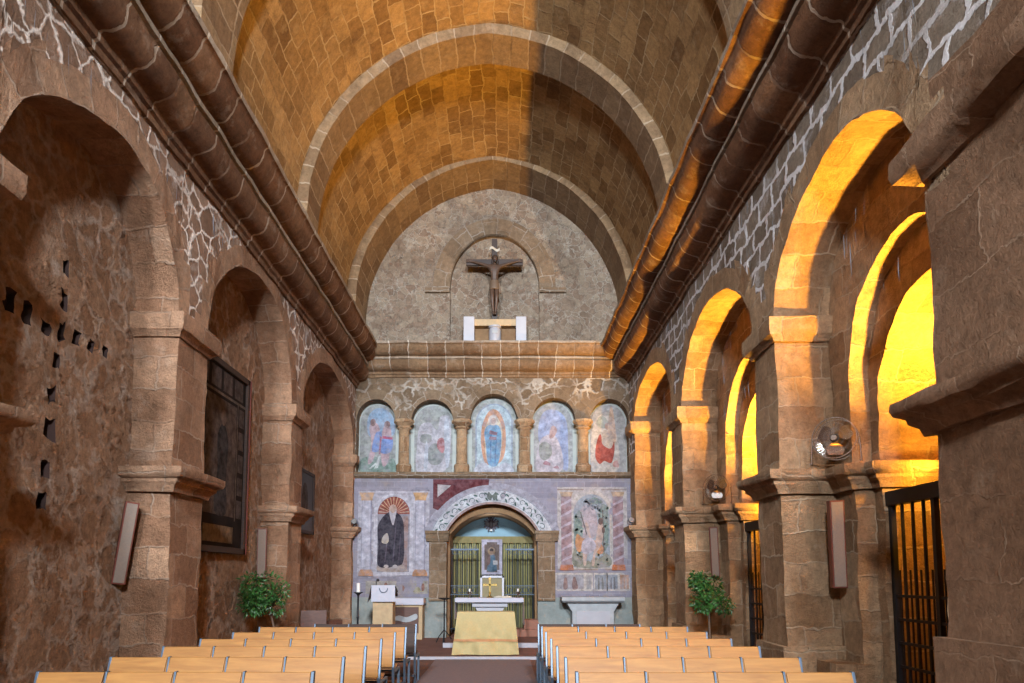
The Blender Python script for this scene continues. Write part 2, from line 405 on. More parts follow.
# wider rough base blocks of the piers
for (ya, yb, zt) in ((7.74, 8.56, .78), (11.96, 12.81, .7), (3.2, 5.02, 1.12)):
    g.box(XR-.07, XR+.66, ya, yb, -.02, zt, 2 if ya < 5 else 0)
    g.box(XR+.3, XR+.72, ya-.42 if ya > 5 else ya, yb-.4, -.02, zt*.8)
struct(g.build('wall_right', [M['ashlar'], M['rubble_right'], M['near_pier']], smooth=38, jitter=JT))
# left arcade with shallow recesses; the first recess has rows of small square sockets
g = G()
wall(g, PL, YR, YE, 0, 8.1, [L1, L2, L3], lambda s, z: 0 if (z < 4.6 and s > 4) else 1, .16, {L1: 0, L2: 0, L3: 0}, .32)
for o in (L1, L2, L3): reveal(g, PL, o, 0, .49, 0, 4)
for (ya, yb, zt) in ((7.54, 8.50, .55), (11.77, 12.62, .6), (3.2, 4.82, 1.0)):
    g.box(XL-.5, XL+.07, ya, yb, -.02, zt)
sock = [(5.66,3.90,.10,.24),(6.36,4.52,.08,.20),(6.36,4.20,.11,.22),(5.86,3.89,.10,.24),(6.12,3.84,.11,.18),(6.35,3.88,.11,.20),(6.60,3.90,.11,.20),(6.83,3.92,.10,.18),(7.08,3.94,.09,.16),
        (6.32,3.58,.11,.18),(6.27,3.25,.12,.18),(6.26,2.91,.12,.22),(6.23,2.55,.12,.18),(6.22,2.23,.12,.20)]
ys = sorted({3.9, 17.0} | {round(3.9+.22*i, 3) for i in range(60)} | {y-w for y, z, w, h in sock} | {y+w for y, z, w, h in sock})
zs = sorted({0, 6.4} | {round(.2*i, 3) for i in range(32)} | {z-h/2 for y, z, w, h in sock} | {z+h/2 for y, z, w, h in sock})
XB = XL-.49
sock = [(y, z, w*.52, h*.8) for y, z, w, h in sock]
ys = sorted({round(v, 4) for v in ys} | {round(y-w, 4) for y, z, w, h in sock} | {round(y+w, 4) for y, z, w, h in sock}); zs = sorted({round(v, 4) for v in zs} | {round(z+k*h/2, 4) for y, z, w, h in sock for k in (-1, 1)})
for i in range(len(ys)-1):
    for j in range(len(zs)-1):
        ym, zm = (ys[i]+ys[i+1])/2, (zs[j]+zs[j+1])/2
        if any(abs(ym-y) < w and abs(zm-z) < h/2 for y, z, w, h in sock): continue
        g.quad((XB,ys[i],zs[j]), (XB,ys[i+1],zs[j]), (XB,ys[i+1],zs[j+1]), (XB,ys[i],zs[j+1]), 2)
for y, z, w, h in sock:
    a, b, c, d = round(y-w, 4), round(y+w, 4), round(z-h/2, 4), round(z+h/2, 4); X2 = XB-.09
    yy = [v for v in ys if a-1e-4 <= v <= b+1e-4]; zz = [v for v in zs if c-1e-4 <= v <= d+1e-4]
    loop = [(v, c) for v in yy]+[(b, v) for v in zz[1:]]+[(v, d) for v in reversed(yy[:-1])]+[(a, v) for v in reversed(zz[:-1])]
    for q0, q1 in zip(loop, loop[1:]): g.quad((XB,*q0), (XB,*q1), (X2,*q1), (X2,*q0), 3)
    for m0, m1 in zip(yy, yy[1:]):
        for n0, n1 in zip(zz, zz[1:]): g.quad((X2,m0,n0), (X2,m1,n0), (X2,m1,n1), (X2,m0,n1), 3)
g.v = [((p[0], *[p[1+q]+.9*.05*noise.noise_vector(Vector(p)*11)[q] for q in (0, 1)]) if p[0] < XB+.01 and p[1] < 7.5 and .2 < p[2] < 5 else p) for p in g.v]
struct(g.build('wall_left', [M['ashlar_left'], M['rubble_left'], M['plaster_left'], M['socket_inside']], smooth=38, jitter=JT))

# end wall
PE = lambda s, z, d: (s, YE+d, z)
LB = [(-3.22,.49,5.48,6.03),(-1.79,.53,5.48,6.02),(-.24,.59,5.50,6.17),(1.29,.54,5.48,6.07),(2.70,.49,5.48,6.03)]
niche = Lobed(XL+.02, XR-.02, 5.48, LB, 4.13)
class Seg(Arch):
    """segmental arch: circle of radius R about (c, zc)"""
    def __init__(s, c, hw, R, zc, zb): s.R, s.zc = R, zc; super().__init__(c-hw, c+hw, c, 0, 0, 0, zb); s.sa = s.sb = s.top(c-hw); s.ap = s.top(c)
    def top(s, x): return s.zc+math.sqrt(max(0, s.R**2-(x-s.c)**2))
AC = -.27
apse = Seg(AC, 1.13, 1.26, 2.10, 0)
lun = Arch(-1.36, .93, -.22, 8.95, 8.95, 10.36, 7.35)
g = G()
def endm(s, z):
    if z < 1.05: return 3
    if z < 4.02: return 2
    if z < 7.2: return 1
    return 4
wall(g, PE, XL-.13, XR+.13, 0, 12.2, [niche, apse, lun], endm, .13, {niche: 0, lun: 0}, .22)
reveal(g, PE, niche, 0, .34, 0, 3); reveal(g, PE, lun, 0, .16, 0, 1); reveal(g, PE, apse, 0, .3, 5, 2)
g.box(XL, XR, YE+.34, YE+.44, 3.95, 6.4, 6)
for i in range(12):
    for j in range(12):
        a, b = -1.6+2.8*i/12, -1.6+2.8*(i+1)/12; c, d = 7.2+3.4*j/12, 7.2+3.4*(j+1)/12
        g.quad((a,YE+.16,c), (b,YE+.16,c), (b,YE+.16,d), (a,YE+.16,d), 4)
# apse chamber behind the arch
ap2 = Seg(AC, 1.07, 1.30, 1.86, 0)
PA = lambda s, z, d: (s, YE+.3+d, z)
wall(g, PA, AC-1.4, AC+1.4, 0, 3.6, [ap2], lambda s, z: 5, .2); reveal(g, PA, ap2, 0, 1.3, 5, 4)
g.quad((AC-1.4,YE+1.6,0), (AC+1.4,YE+1.6,0), (AC+1.4,YE+1.6,3.6), (AC-1.4,YE+1.6,3.6), 7)
struct(g.build('wall_end', [M['end_ashlar'], M['end_rubble'], M['end_plaster'], M['lime'], M['lunette'], M['soffit'], M['niche_plaster'], M['tymp']], smooth=38, jitter=.010))
# piers of the apse arch (flat stone pilasters) and their capitals
g = G()
for sx in (-1, 1):
    x0, x1 = sorted((AC+sx*1.13, AC+sx*1.56))
    g.box(x0, x1, YE-.07, YE+.02, .95, 2.50, 0)
    xa, xb = (x0-.06, x1+.03) if sx < 0 else (x0-.03, x1+.06)
    for (z0, z1, e) in ((2.42, 2.47, .03), (2.47, 2.6, .05), (2.6, 2.68, .08)):
        g.box(xa-e*.5, xb+e*.5, YE-.07-e, YE+.12, z0, z1, 0)
struct(g.build('trim_1', [M['end_ashlar']], bevel=.008))
# sill under the niches
g = G()
for i in range(24):
    a, b = XL+(XR-XL)*i/24, XL+(XR-XL)*(i+1)/24
    g.prism([(YE+.3,4.16),(YE-.10,4.15),(YE-.12,4.10),(YE-.10,4.05),(YE-.02,4.0),(YE+.02,4.0)], a, b, 0)
struct(g.build('trim_2', [M['end_ashlar']], jitter=.006, smooth=30))
# ring and imposts around the shallow blind arch
g = G()
pl = [(lun.c+(1.16+e)*math.cos(PI-PI*i/36), 8.95+(1.42+e)*math.sin(PI*i/36)) for e in (0, .42) for i in range(37)]
n = 37
for i in range(36):
    a, b, c, d = pl[i], pl[i+1], pl[n+i+1], pl[n+i]; w = i*.11
    fr, bk = YE-.035, YE+.02
    g.quad((a[0],fr,a[1]), (b[0],fr,b[1]), (c[0],fr,c[1]), (d[0],fr,d[1]), 0, [(.1,w),(.1,w+.11),(.5,w+.11),(.5,w)])
    g.quad((a[0],fr,a[1]), (b[0],fr,b[1]), (b[0],bk,b[1]), (a[0],bk,a[1]), 0, [(.1,w),(.1,w+.11),(.2,w+.11),(.2,w)])
    g.quad((d[0],fr,d[1]), (c[0],fr,c[1]), (c[0],bk,c[1]), (d[0],bk,d[1]), 0, [(.1,w),(.1,w+.11),(.2,w+.11),(.2,w)])
g.box(-2.0, -1.37, YE-.08, YE+.05, 8.80, 8.93); g.box(.94, 1.62, YE-.08, YE+.05, 8.80, 8.93)
struct(g.build('trim_3', [M['end_ashlar']], jitter=.006))

# vault and its ribs
VC = (XL+XR)/2; HW = (XR-XL)/2
def vprof(dr=0, c=.2, zsp=8.05, hw=HW, n=48):
    R = hw+c-dr; th = math.acos(c/R); out = []
    for i in range(n+1):
        a = th*i/n; out.append((VC+c-R*math.cos(a), zsp+R*math.sin(a)))
    return out+[(2*VC-x, z) for x, z in reversed(out[:-1])]
def arclen(pr):
    a = [0]
    for i in range(len(pr)-1): a.append(a[-1]+math.dist(pr[i], pr[i+1]))
    return a
g = G(); pr = vprof(); al = arclen(pr); ny = 84
for i in range(len(pr)-1):
    for j in range(ny):
        y0, y1 = YR+(YE-YR)*j/ny, YR+(YE-YR)*(j+1)/ny; (xa, za), (xb, zb) = pr[i], pr[i+1]
        g.quad((xa,y0,za), (xb,y0,zb), (xb,y1,zb), (xa,y1,za), 0, [(y0,al[i]),(y0,al[i+1]),(y1,al[i+1]),(y1,al[i])])
struct(g.build('ceiling', M['vault'], smooth=60, jitter=.02))
def rib(name, y0, y1, dr, c=.2):
    g = G(); a = [(XL-.02, 6.9)]+vprof(-.02); b = [(XL+dr, 6.9)]+vprof(dr, c); a.append((XR+.02, 6.9)); b.append((XR-dr, 6.9))
    al = arclen(b); m = max(2, round((y1-y0)/.2))
    for i in range(len(a)-1):
        for y in (y0, y1):
            g.quad((a[i][0],y,a[i][1]), (a[i+1][0],y,a[i+1][1]), (b[i+1][0],y,b[i+1][1]), (b[i][0],y,b[i][1]), 0, [(.4,al[i]),(.4,al[i+1]),(.7,al[i+1]),(.7,al[i])])
        for k in range(m):
            ya, yb = y0+(y1-y0)*k/m, y0+(y1-y0)*(k+1)/m
            g.quad((b[i][0],ya,b[i][1]), (b[i+1][0],ya,b[i+1][1]), (b[i+1][0],yb,b[i+1][1]), (b[i][0],yb,b[i][1]), 0, [(ya-y0+.1,al[i]),(ya-y0+.1,al[i+1]),(yb-y0+.1,al[i+1]),(yb-y0+.1,al[i])])
    return struct(g.build(name, M['rib'], smooth=45, jitter=.012))
rib('trim_4', 7.5, 8.45, .17); rib('trim_5', 11.75, 12.5, .20); rib('trim_6', 15.75, 17.0, .22, .34); rib('trim_7', 3.2, 4.1, .17)

# cornices: offset from wall, height
CP = [(0,-.98),(.05,-.97),(.055,-.90),(.10,-.88),(.11,-.82)]
CP += [(.14+.27*math.sin(t*PI/2*.98), -.80+.22*(1-math.cos(t*PI/2))) for t in [i/9 for i in range(10)]]
CP += [(.43,-.52),(.39,-.50),(.39,-.475),(.45,-.465),(.455,-.41),(.42,-.40),(.42,-.375)]
CP += [(.44+.29*math.sin(t*PI/2*.98), -.37+.26*(1-math.cos(t*PI/2))) for t in [i/9 for i in range(10)]]
CP += [(.755,-.08),(.79,-.07),(.805,-.02),(.80,.0),(.5,.01),(.0,.03)]
def cornice(name, f, L, mat):
    g = G(); al = arclen(CP); n = round(L/.155)
    for i in range(len(CP)-1):
        for k in range(n):
            a, b = L*k/n, L*(k+1)/n
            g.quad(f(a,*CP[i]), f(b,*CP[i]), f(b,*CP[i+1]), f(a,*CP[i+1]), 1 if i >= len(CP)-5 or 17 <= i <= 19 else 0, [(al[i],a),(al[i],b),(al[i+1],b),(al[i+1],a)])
    return struct(g.build(name, [mat, M['cornice_lip']], smooth=40, jitter=.02))
cornice('trim_8', lambda t, o, z: (XL+o*.79, YR+t-.0*o, 7.28+z), YE-YR, M['cornice'])
cornice('trim_9', lambda t, o, z: (XR-o*.98, YR+t, 7.28+z*(.86)), YE-YR, M['cornice'])
M['cornice_end'] = stone('cornice_end_stone', (.36,.23,.13), (.24,.145,.08), (.56,.49,.41), 40., .46, .016, smear=.2, distort=.03, offset=0, blotch=.6, bump=.7, mamt=.8)
cornice('trim_10', lambda t, o, z: (XL+t, YE-o*.78, 7.34+z*.78), XR-XL, M['cornice_end'])

# ledges and imposts swept round the piers
def sweep(g, path, prof, mi=0, step=.16):
    pts = [Vector((*p, 0)) for p in path]; dirs = [(pts[i+1]-pts[i]).normalized() for i in range(len(pts)-1)]
    nr = [Vector((d.y, -d.x, 0)) for d in dirs]
    def off(i, o):
        if i == 0: return pts[0]+nr[0]*o
        if i == len(pts)-1: return pts[-1]+nr[-1]*o
        return pts[i]+nr[i-1]*o+nr[i]*o
    al = arclen(prof)
    for i in range(len(pts)-1):
        for j in range(len(prof)-1):
            (o0, z0), (o1, z1) = prof[j], prof[j+1]
            a, b, c, d = off(i, o0), off(i+1, o0), off(i+1, o1), off(i, o1)
            L = (pts[i+1]-pts[i]).length; n = max(1, round(L/step))
            for k in range(n):
                t0, t1 = k/n, (k+1)/n
                q = [a.lerp(b, t0), a.lerp(b, t1), d.lerp(c, t1), d.lerp(c, t0)]
                g.quad(*[(p.x, p.y, z) for p, z in zip(q, (z0,z0,z1,z1))], mi, [(al[j],t0*L+i*.3),(al[j],t1*L+i*.3),(al[j+1],t1*L+i*.3),(al[j+1],t0*L+i*.3)])
    e0 = [off(0, o) for o, z in prof]; e1 = [off(len(pts)-1, o) for o, z in prof]
    for e in (e0, e1): g.add([(p.x, p.y, z) for p, (o, z) in zip(e, prof)], [tuple(range(len(prof)))], mi)
LP = [(0,2.50),(.05,2.50),(.07,2.56),(.12,2.60),(.125,2.635),(.18,2.66),(.20,2.70),(.20,2.76),(0,2.78)]
IP = [(0,4.29),(.03,4.29),(.055,4.33),(.10,4.36),(.115,4.42),(.115,4.56),(0,4.58)]
ti = 11
def trimobj(g, mat, jt=.012):
    global ti
    struct(g.build('trim_%d' % ti, mat, jitter=jt, smooth=40)); ti += 1
for (yn, yf, o) in ((7.80, 8.50, R1), (12.02, 12.75, R2), (16.40, 17.0, R3)):
    jn2, jn3 = o.b-.43, o.b-.58
    g = G()
    p = [(XR+.62, yf), (XR, yf), (XR, yn), (XR+.62, yn), (XR+.62, jn2), (XR+.84, jn2), (XR+.84, jn3), (XR+2.2, jn3)]
    if yf > 16.9: p = p[1:]
    sweep(g, p, LP); trimobj(g, M['ashlar'])
    g = G(); q = p[:4] if yf < 16.9 else p[:3]
    dz = .74 if yf > 16.9 else 0
    sweep(g, q, [(a, z+dz) for a, z in IP]); trimobj(g, M['ashlar'])
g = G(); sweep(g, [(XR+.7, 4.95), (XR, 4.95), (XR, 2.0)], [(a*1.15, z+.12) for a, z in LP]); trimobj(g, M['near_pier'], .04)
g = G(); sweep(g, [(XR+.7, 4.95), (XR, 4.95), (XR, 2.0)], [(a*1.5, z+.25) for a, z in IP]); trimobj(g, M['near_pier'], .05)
for (yn, yf) in ((7.62, 8.42), (11.85, 12.55), (16.82, 17.0)):
    for pf in (LP, IP):
        g = G(); p = [(XL-.49, yn), (XL, yn), (XL, yf), (XL-.49, yf)]
        if yf > 16.9: p = p[:3]
        sweep(g, p, pf); trimobj(g, M['ashlar_left'])
for pf in (LP, IP):
    g = G(); sweep(g, [(XL, 2.0), (XL, 4.75), (XL-.49, 4.75)], [(a*1.3, z) for a, z in pf]); trimobj(g, M['ashlar_left'])

# rear wall, out of view, with two high windows the daylight comes through, floor, steps
g = G(); rose = Arch(1.3, 2.5, 1.9, 9.2, 9.2, 9.8, 8.1); rose2 = Arch(-3.0, -1.8, -2.4, 9.2, 9.2, 9.8, 8.1)
PB = lambda s, z, d: (s, YR-d, z)
wall(g, PB, XL, XR, 0, 12.2, [rose, rose2], lambda s, z: 0, .2); reveal(g, PB, rose, 0, .3, 0, 1); reveal(g, PB, rose2, 0, .3, 0, 1)
struct(g.build('wall_rear', [M['ashlar']]))
g = G(); g.box(-4.6, 5.6, YR-2.5, 13.05, -.2, 0); struct(g.build('floor', M['floor']))
g = G(); g.box(XL-.5, XR+.6, 13.0, 18.7, -.19, .045, 0); g.box(-1.25, 1.1, 14.75, 18.7, -.1, .13, 0)
struct(g.build('floor_altar_platform', [M['pinkfloor']]))
g = G(); g.box(XL+.02, XR-.02, 12.97, 13.06, -.05, .052); g.box(-1.28, 1.13, 14.68, 14.78, .04, .14)
struct(g.build('trim_40', M['step'], bevel=.006))
g = G()
nx, ny2 = 8, 60
for i in range(nx):
    for j in range(ny2):
        a, b = -1.26+1.76*i/nx, -1.26+1.76*(i+1)/nx; c, d = -1+13.9*j/ny2, -1+13.9*(j+1)/ny2
        zz = lambda x, y: .012+.003*math.sin(y*2.1+x)
        g.quad((a,c,zz(a,c)), (b,c,zz(b,c)), (b,d,zz(b,d)), (a,d,zz(a,d)))
g.box(-1.26, .50, -1, 12.9, .001, .008)
tag(g.build('aisle_carpet', M['carpet']), 'dull purple-brown carpet runner along the centre aisle between the benches', 'carpet')

# ------------------------------------------------------------------ benches
def make_bench(name, label, npan, mats, group):
    t = thing(name, (0,0,0), label, 'bench', group)
    pw = .495; W = npan*pw
    for i in range(npan):
        g = G(); x0, x1 = i*pw+.014, (i+1)*pw-.014
        sec = []
        for k in range(9):        # curved plywood back, seen from behind
            u = k/8; sec.append((.02-.10*u+.028*math.sin(u*PI), .47+.40*u))
        poly = [(y-.009, z) for y, z in sec]+[(y+.009, z) for y, z in reversed(sec)]
        g.prism([(-(y), z) for y, z in poly], x0, x1, 0)
        g.build('backrest', mats[0], t, bevel=.003)
    for i in range(npan):
        g = G(); sec = [(.03+.40*k/8, .425+.012*math.cos(k/8*2*PI)+.012*(k/8)) for k in range(9)]
        g.prism([(y, z-.009) for y, z in sec]+[(y, z+.009) for y, z in reversed(sec)], i*pw+.014, (i+1)*pw-.014, 0)
        g.build('seat', mats[1], t, bevel=.003)
    for i in range(npan+1):
        x = i*pw; g = G(); end = i in (0, npan); r = .016 if end else .011
        g.obox((x, -.02+.06, .66), (r*.7,0,0), (0,.022,0), (0,.055,.215))
        if end or i == npan//2:
            g.obox((x, -.02, .235), (r,0,0), (0,.016,0), (0,-.02,.235))
            g.obox((x, .40, .21), (r,0,0), (0,.016,0), (0,.02,.21))
            g.box(x-r, x+r, -.06, .46, 0, .025)
        g.obox((x, .2, .405), (r,0,0), (0,.22,0), (0,0,.013))
        g.build('leg_frame', M['steel'], t, bevel=.003)
    g = G(); g.box(0, W, -.05, -.02, .13, .16); g.box(0, W, .2, .23, .385, .41); g.build('rail', M['steel'], t)
    g = G(); g.box(.02, W-.02, -.27, -.12, .17, .20); g.build('kneeler', mats[1], t, bevel=.01)
    for x in (0, W):
        g = G(); g.obox((x, -.12, .165), (.012,0,0), (0,.12,0), (0,0,.012)); g.build('kneeler_arm', M['steel'], t)
    return t
bm_ = (M['honey'], M['honey_dark']); bd_ = (M['dark_wood'], M['dark_wood'])
ordn = ['nearest the camera', 'second from the camera', 'third from the camera', 'fourth from the camera', 'fifth from the camera', 'sixth from the camera']
yl = [4.92, 5.82, 6.70, 7.50, 8.38, 9.25]; yr = [4.90, 5.78, 6.70, 7.53, 8.44, 9.33]
gl, gr = 'honey plywood benches left of the aisle', 'honey plywood benches right of the aisle'
first = make_bench('church_bench', '', 4, bm_, gl)
for i, y in enumerate(yl):
    lab = 'honey plywood bench on steel frame, left of the aisle, row %s' % ordn[i]
    if i == 0: first.location = (-3.35, y, 0); first['label'] = lab
    else: dup(first, (-3.35+.012*i, y, 0), lab, gl)
for i, y in enumerate(yr):
    dup(first, (.53, y, 0), 'honey plywood bench on steel frame, right of the aisle, row %s' % ordn[i], gr)
fd = make_bench('church_bench', 'short dark-topped bench left of the aisle, front row nearest the lectern', 3, bd_, 'dark front-row benches')
fd.location = (-2.76, 10.05, -.015)
dup(fd, (.52, 10.05, -.015), 'short dark-topped bench right of the aisle, front row nearest the altar', 'dark front-row benches')
# ------------------------------------------------------------------ helper for flat painted figures
def sm(pts, n=5):
    """closed Catmull-Rom through 2D points"""
    out = []; L = len(pts)
    for i in range(L):
        p0, p1, p2, p3 = pts[i-1], pts[i], pts[(i+1)%L], pts[(i+2)%L]
        for k in range(n):
            t = k/n
            out.append(tuple(.5*((2*p1[j])+(-p0[j]+p2[j])*t+(2*p0[j]-5*p1[j]+4*p2[j]-p3[j])*t*t+(-p0[j]+3*p1[j]-3*p2[j]+p3[j])*t**3) for j in (0, 1)))
    return out
def ov(cx, cz, rx, rz, n=20, rot=0):
    return [(cx+rx*math.cos(2*PI*i/n)*math.cos(rot)-rz*math.sin(2*PI*i/n)*math.sin(rot), cz+rx*math.cos(2*PI*i/n)*math.sin(rot)+rz*math.sin(2*PI*i/n)*math.cos(rot)) for i in range(n)]
class Pic:
    """a flat picture in an XZ plane; every layer is a thin coat 1 mm above the last"""
    def __init__(s, root, y): s.r, s.y, s.k = root, y, 0
    def lay(s, name, poly, col, smooth=False):
        s.k += 1; g = G(); g.prism(sm(poly) if smooth else poly, s.y-.0013*s.k, s.y-.0013*(s.k-1)-.0001 if s.k > 1 else s.y+.01, 1)
        g.build(name, paint(col), s.r); return s
    def multi(s, name, polys, col, smooth=False):
        s.k += 1
        for p in polys:
            G().prism(sm(p) if smooth else p, s.y-.0013*s.k, s.y-.0013*(s.k-1)-.0001, 1).build(name, paint(col), s.r)
        return s
def speckle(pic, name, inside, n, r, col, seed):
    rnd = random.Random(seed); pic.k += 1; g = G(); x0, x1, z0, z1 = inside
    for i in range(n):
        a, b = rnd.uniform(x0, x1), rnd.uniform(z0, z1); q = rnd.uniform(.5, 1.3)*r
        g.prism(ov(a, b, q, q*rnd.uniform(.4, .9), 7, rnd.uniform(0, 3)), pic.y-.0013*pic.k, pic.y-.0013*(pic.k-1)-.0001, 1)
    o = g.build(name, paint(col), pic.r); o['kind'] = 'stuff'
def rect(x0, x1, z0, z1): return [(x0,z0),(x1,z0),(x1,z1),(x0,z1)]
def archpoly(cx, hw, zb, sp, ap, n=20):
    return [(cx-hw, zb), (cx+hw, zb)]+[(cx+hw*math.cos(PI*i/n), sp+(ap-sp)*math.sin(PI*i/n)) for i in range(n+1)]
def archband(cx, hw, zb, sp, ap, w):
    o = archpoly(cx, hw, zb, sp, ap)[2:]; i_ = archpoly(cx, hw-w, zb, sp, ap-w)[2:]
    return [(cx+hw, zb)]+o+[(cx-hw, zb), (cx-hw+w, zb)]+i_[::-1]+[(cx+hw-w, zb)]
GREY, LILAC, SKY = (.36,.39,.38), (.44,.46,.58), (.30,.44,.62)
YN = YE+.335
# niche frescoes
fg = 'frescoes in the five niches'
def fres(cx, label):
    t = thing('fresco', (cx, YN, 4.17), label, 'fresco', fg); return Pic(t, YN-.004)
c = -3.22; p = fres(c, 'niche fresco of two standing figures in blue tunics, leftmost of the five arches')
p.lay('ground', archpoly(c, .46, 4.16, 5.45, 5.97), GREY)
p.lay('sky', [(c-.22,5.15),(c-.28,5.5),(c-.2,5.75),(c,5.88),(c+.22,5.82),(c+.4,5.6),(c+.42,5.2),(c+.1,5.1)], SKY, 1)
p.lay('lawn', [(c-.42,4.2),(c-.4,4.55),(c-.1,4.62),(c+.2,4.5),(c+.42,4.55),(c+.42,4.2)], (.22,.32,.28), 1)
p.multi('figure', [[(c-.25,4.45),(c-.12,4.5),(c-.02,4.9),(c+.05,5.3),(c-.06,5.5),(c-.22,5.4),(c-.16,4.95)], [(c+.12,4.4),(c+.26,4.45),(c+.34,4.95),(c+.33,5.35),(c+.16,5.4),(c+.08,5.0)]], (.52,.38,.42), 1)
p.multi('tunic', [[(c-.14,4.75),(c+.05,4.78),(c+.1,5.2),(c-.03,5.25),(c-.12,5.0)], [(c+.08,4.72),(c+.34,4.74),(c+.38,5.08),(c+.14,5.12)]], (.20,.30,.60), 1)
p.multi('sash', [[(c+.03,4.68),(c+.07,4.68),(c+.1,5.12),(c+.06,5.15)], [(c+.12,5.08),(c+.38,5.05),(c+.38,5.12),(c+.12,5.15)]], (.40,.10,.18))
p.multi('head', [ov(c-.13,5.5,.07,.1), ov(c+.24,5.45,.08,.09)], (.30,.20,.20))
p.multi('highlight', [[(c-.08,4.3),(c+.02,4.32),(c+.08,4.62),(c+.04,4.64)], [(c-.22,4.3),(c-.18,4.28),(c-.02,4.42),(c-.04,4.46)]], (.60,.66,.66))
c = -1.79; p = fres(c, 'badly worn niche fresco of pale ghostly figures, second arch from the left')
p.lay('ground', archpoly(c, .49, 4.16, 5.45, 5.95), GREY)
p.lay('cloud', [(c-.42,4.25),(c-.42,4.9),(c-.35,5.4),(c-.1,5.5),(c+.1,5.3),(c+.18,5.65),(c+.42,5.6),(c+.44,4.8),(c+.3,4.25),(c-.1,4.2)], (.52,.52,.58), 1)
p.lay('worn_patch', [(c-.1,4.45),(c-.14,4.75),(c-.02,4.95),(c+.2,4.9),(c+.27,4.6),(c+.12,4.4)], (.30,.33,.33), 1)
p.lay('lower_patch', [(c-.33,5.02),(c-.3,5.18),(c-.08,5.18),(c-.05,5.02),(c-.2,4.95)], (.33,.36,.35), 1)
p.multi('robe', [[(c+.1,4.85),(c+.24,4.7),(c+.3,4.9),(c+.24,5.1),(c+.12,5.05)]], (.48,.22,.24), 1)
p.multi('drapery', [[(c-.24,4.3),(c-.14,4.35),(c-.14,4.9),(c-.2,4.95)], [(c+.32,4.4),(c+.42,4.5),(c+.4,5.5),(c+.28,5.5)]], (.56,.62,.72), 1)
c = -.24; p = fres(c, 'central niche fresco of a haloed figure in a light blue robe, in the widest arch')
p.lay('ground', archpoly(c, .56, 4.16, 5.50, 6.12), (.42,.46,.44))
p.lay('light_panel', archpoly(c+.01, .47, 4.18, 5.45, 5.98), (.52,.66,.74))
p.multi('border', [archband(c+.01, .48, 4.2, 5.45, 6.0, .035)], (.32,.40,.52))
p.lay('mandorla', [(c-.22,4.45),(c-.32,4.9),(c-.3,5.4),(c-.16,5.75),(c,5.85),(c+.18,5.72),(c+.3,5.35),(c+.3,4.8),(c+.2,4.5),(c,4.4)], (.62,.34,.22), 1)
p.lay('glow', [(c-.16,4.5),(c-.23,4.95),(c-.22,5.35),(c-.1,5.62),(c,5.7),(c+.12,5.6),(c+.22,5.3),(c+.2,4.8),(c+.12,4.5)], (.70,.62,.48), 1)
p.lay('robe', [(c-.14,4.42),(c-.2,4.9),(c-.24,5.25),(c-.15,5.42),(c,5.44),(c+.14,5.4),(c+.2,5.15),(c+.17,4.7),(c+.08,4.38)], (.20,.40,.62), 1)
p.multi('fold', [[(c-.1,4.45),(c-.08,4.45),(c-.05,5.2),(c-.08,5.2)], [(c+.02,4.42),(c+.05,4.42),(c+.08,5.1),(c+.06,5.1)]], (.12,.24,.46))
p.multi('stole', [[(c-.12,5.2),(c+.08,5.16),(c+.1,5.24),(c-.1,5.3)], [(c-.12,5.06),(c+.06,5.04),(c+.08,5.12),(c-.1,5.14)]], (.28,.18,.24))
p.lay('halo', ov(c-.01, 5.56, .13, .14), (.66,.60,.56)); p.lay('face', ov(c-.01, 5.54, .065, .085), (.54,.40,.36))
p.multi('cloud', [[(c-.45,4.2),(c-.4,4.4),(c-.2,4.45),(c-.1,4.32),(c+.1,4.36),(c+.3,4.46),(c+.46,4.36),(c+.46,4.2)]], (.56,.60,.70), 1)
c = 1.29; p = fres(c, 'niche fresco with pale violet-blue sky and faded seated figure, fourth arch from the left')
p.lay('ground', archpoly(c, .50, 4.16, 5.45, 6.01), (.42,.44,.44))
p.lay('sky', [(c-.36,5.0),(c-.36,5.5),(c-.2,5.8),(c+.1,5.82),(c+.34,5.55),(c+.38,4.9),(c+.36,4.25),(c+.1,4.5),(c-.1,5.0)], (.38,.46,.70), 1)
p.lay('cloud', [(c-.42,4.22),(c-.4,4.8),(c-.28,5.1),(c,5.18),(c+.18,4.9),(c+.26,4.4),(c+.1,4.2)], (.58,.54,.60), 1)
p.lay('worn_patch', [(c-.34,4.6),(c-.36,4.9),(c-.2,5.0),(c-.05,4.88),(c-.04,4.66),(c-.2,4.52)], (.34,.36,.34), 1)
p.multi('figure', [[(c-.1,5.1),(c+.02,5.12),(c+.1,5.3),(c+.02,5.42),(c-.06,5.36)]], (.50,.36,.36), 1)
p.multi('outline', [[(c-.26,4.42),(c-.1,4.38),(c-.08,4.44),(c-.2,4.5)], [(c,4.32),(c+.14,4.3),(c+.1,4.38)]], (.42,.22,.26), 1)
c = 2.70; p = fres(c, 'niche fresco of a half-bare kneeling figure in a red robe, rightmost of the five arches')
p.lay('ground', archpoly(c, .46, 4.16, 5.45, 5.97), (.46,.46,.45))
p.lay('pale_panel', [(c-.4,4.25),(c-.4,5.3),(c-.2,5.7),(c+.1,5.75),(c+.22,5.2),(c+.26,4.3)], (.62,.56,.50), 1)
p.lay('tree', [(c-.3,5.45),(c-.12,5.35),(c+.02,5.42),(c-.05,5.62),(c-.2,5.66)], (.40,.42,.36), 1)
p.lay('pillar', [(c-.0,5.05),(c+.06,5.85),(c+.14,5.8),(c+.2,5.0)], (.66,.46,.34), 1)
p.lay('robe', [(c-.33,4.6),(c-.3,4.95),(c-.2,5.2),(c-.12,4.98),(c+.05,4.85),(c+.15,5.0),(c+.16,4.75),(c+.08,4.45),(c-.1,4.5),(c-.22,4.42)], (.45,.09,.06), 1)
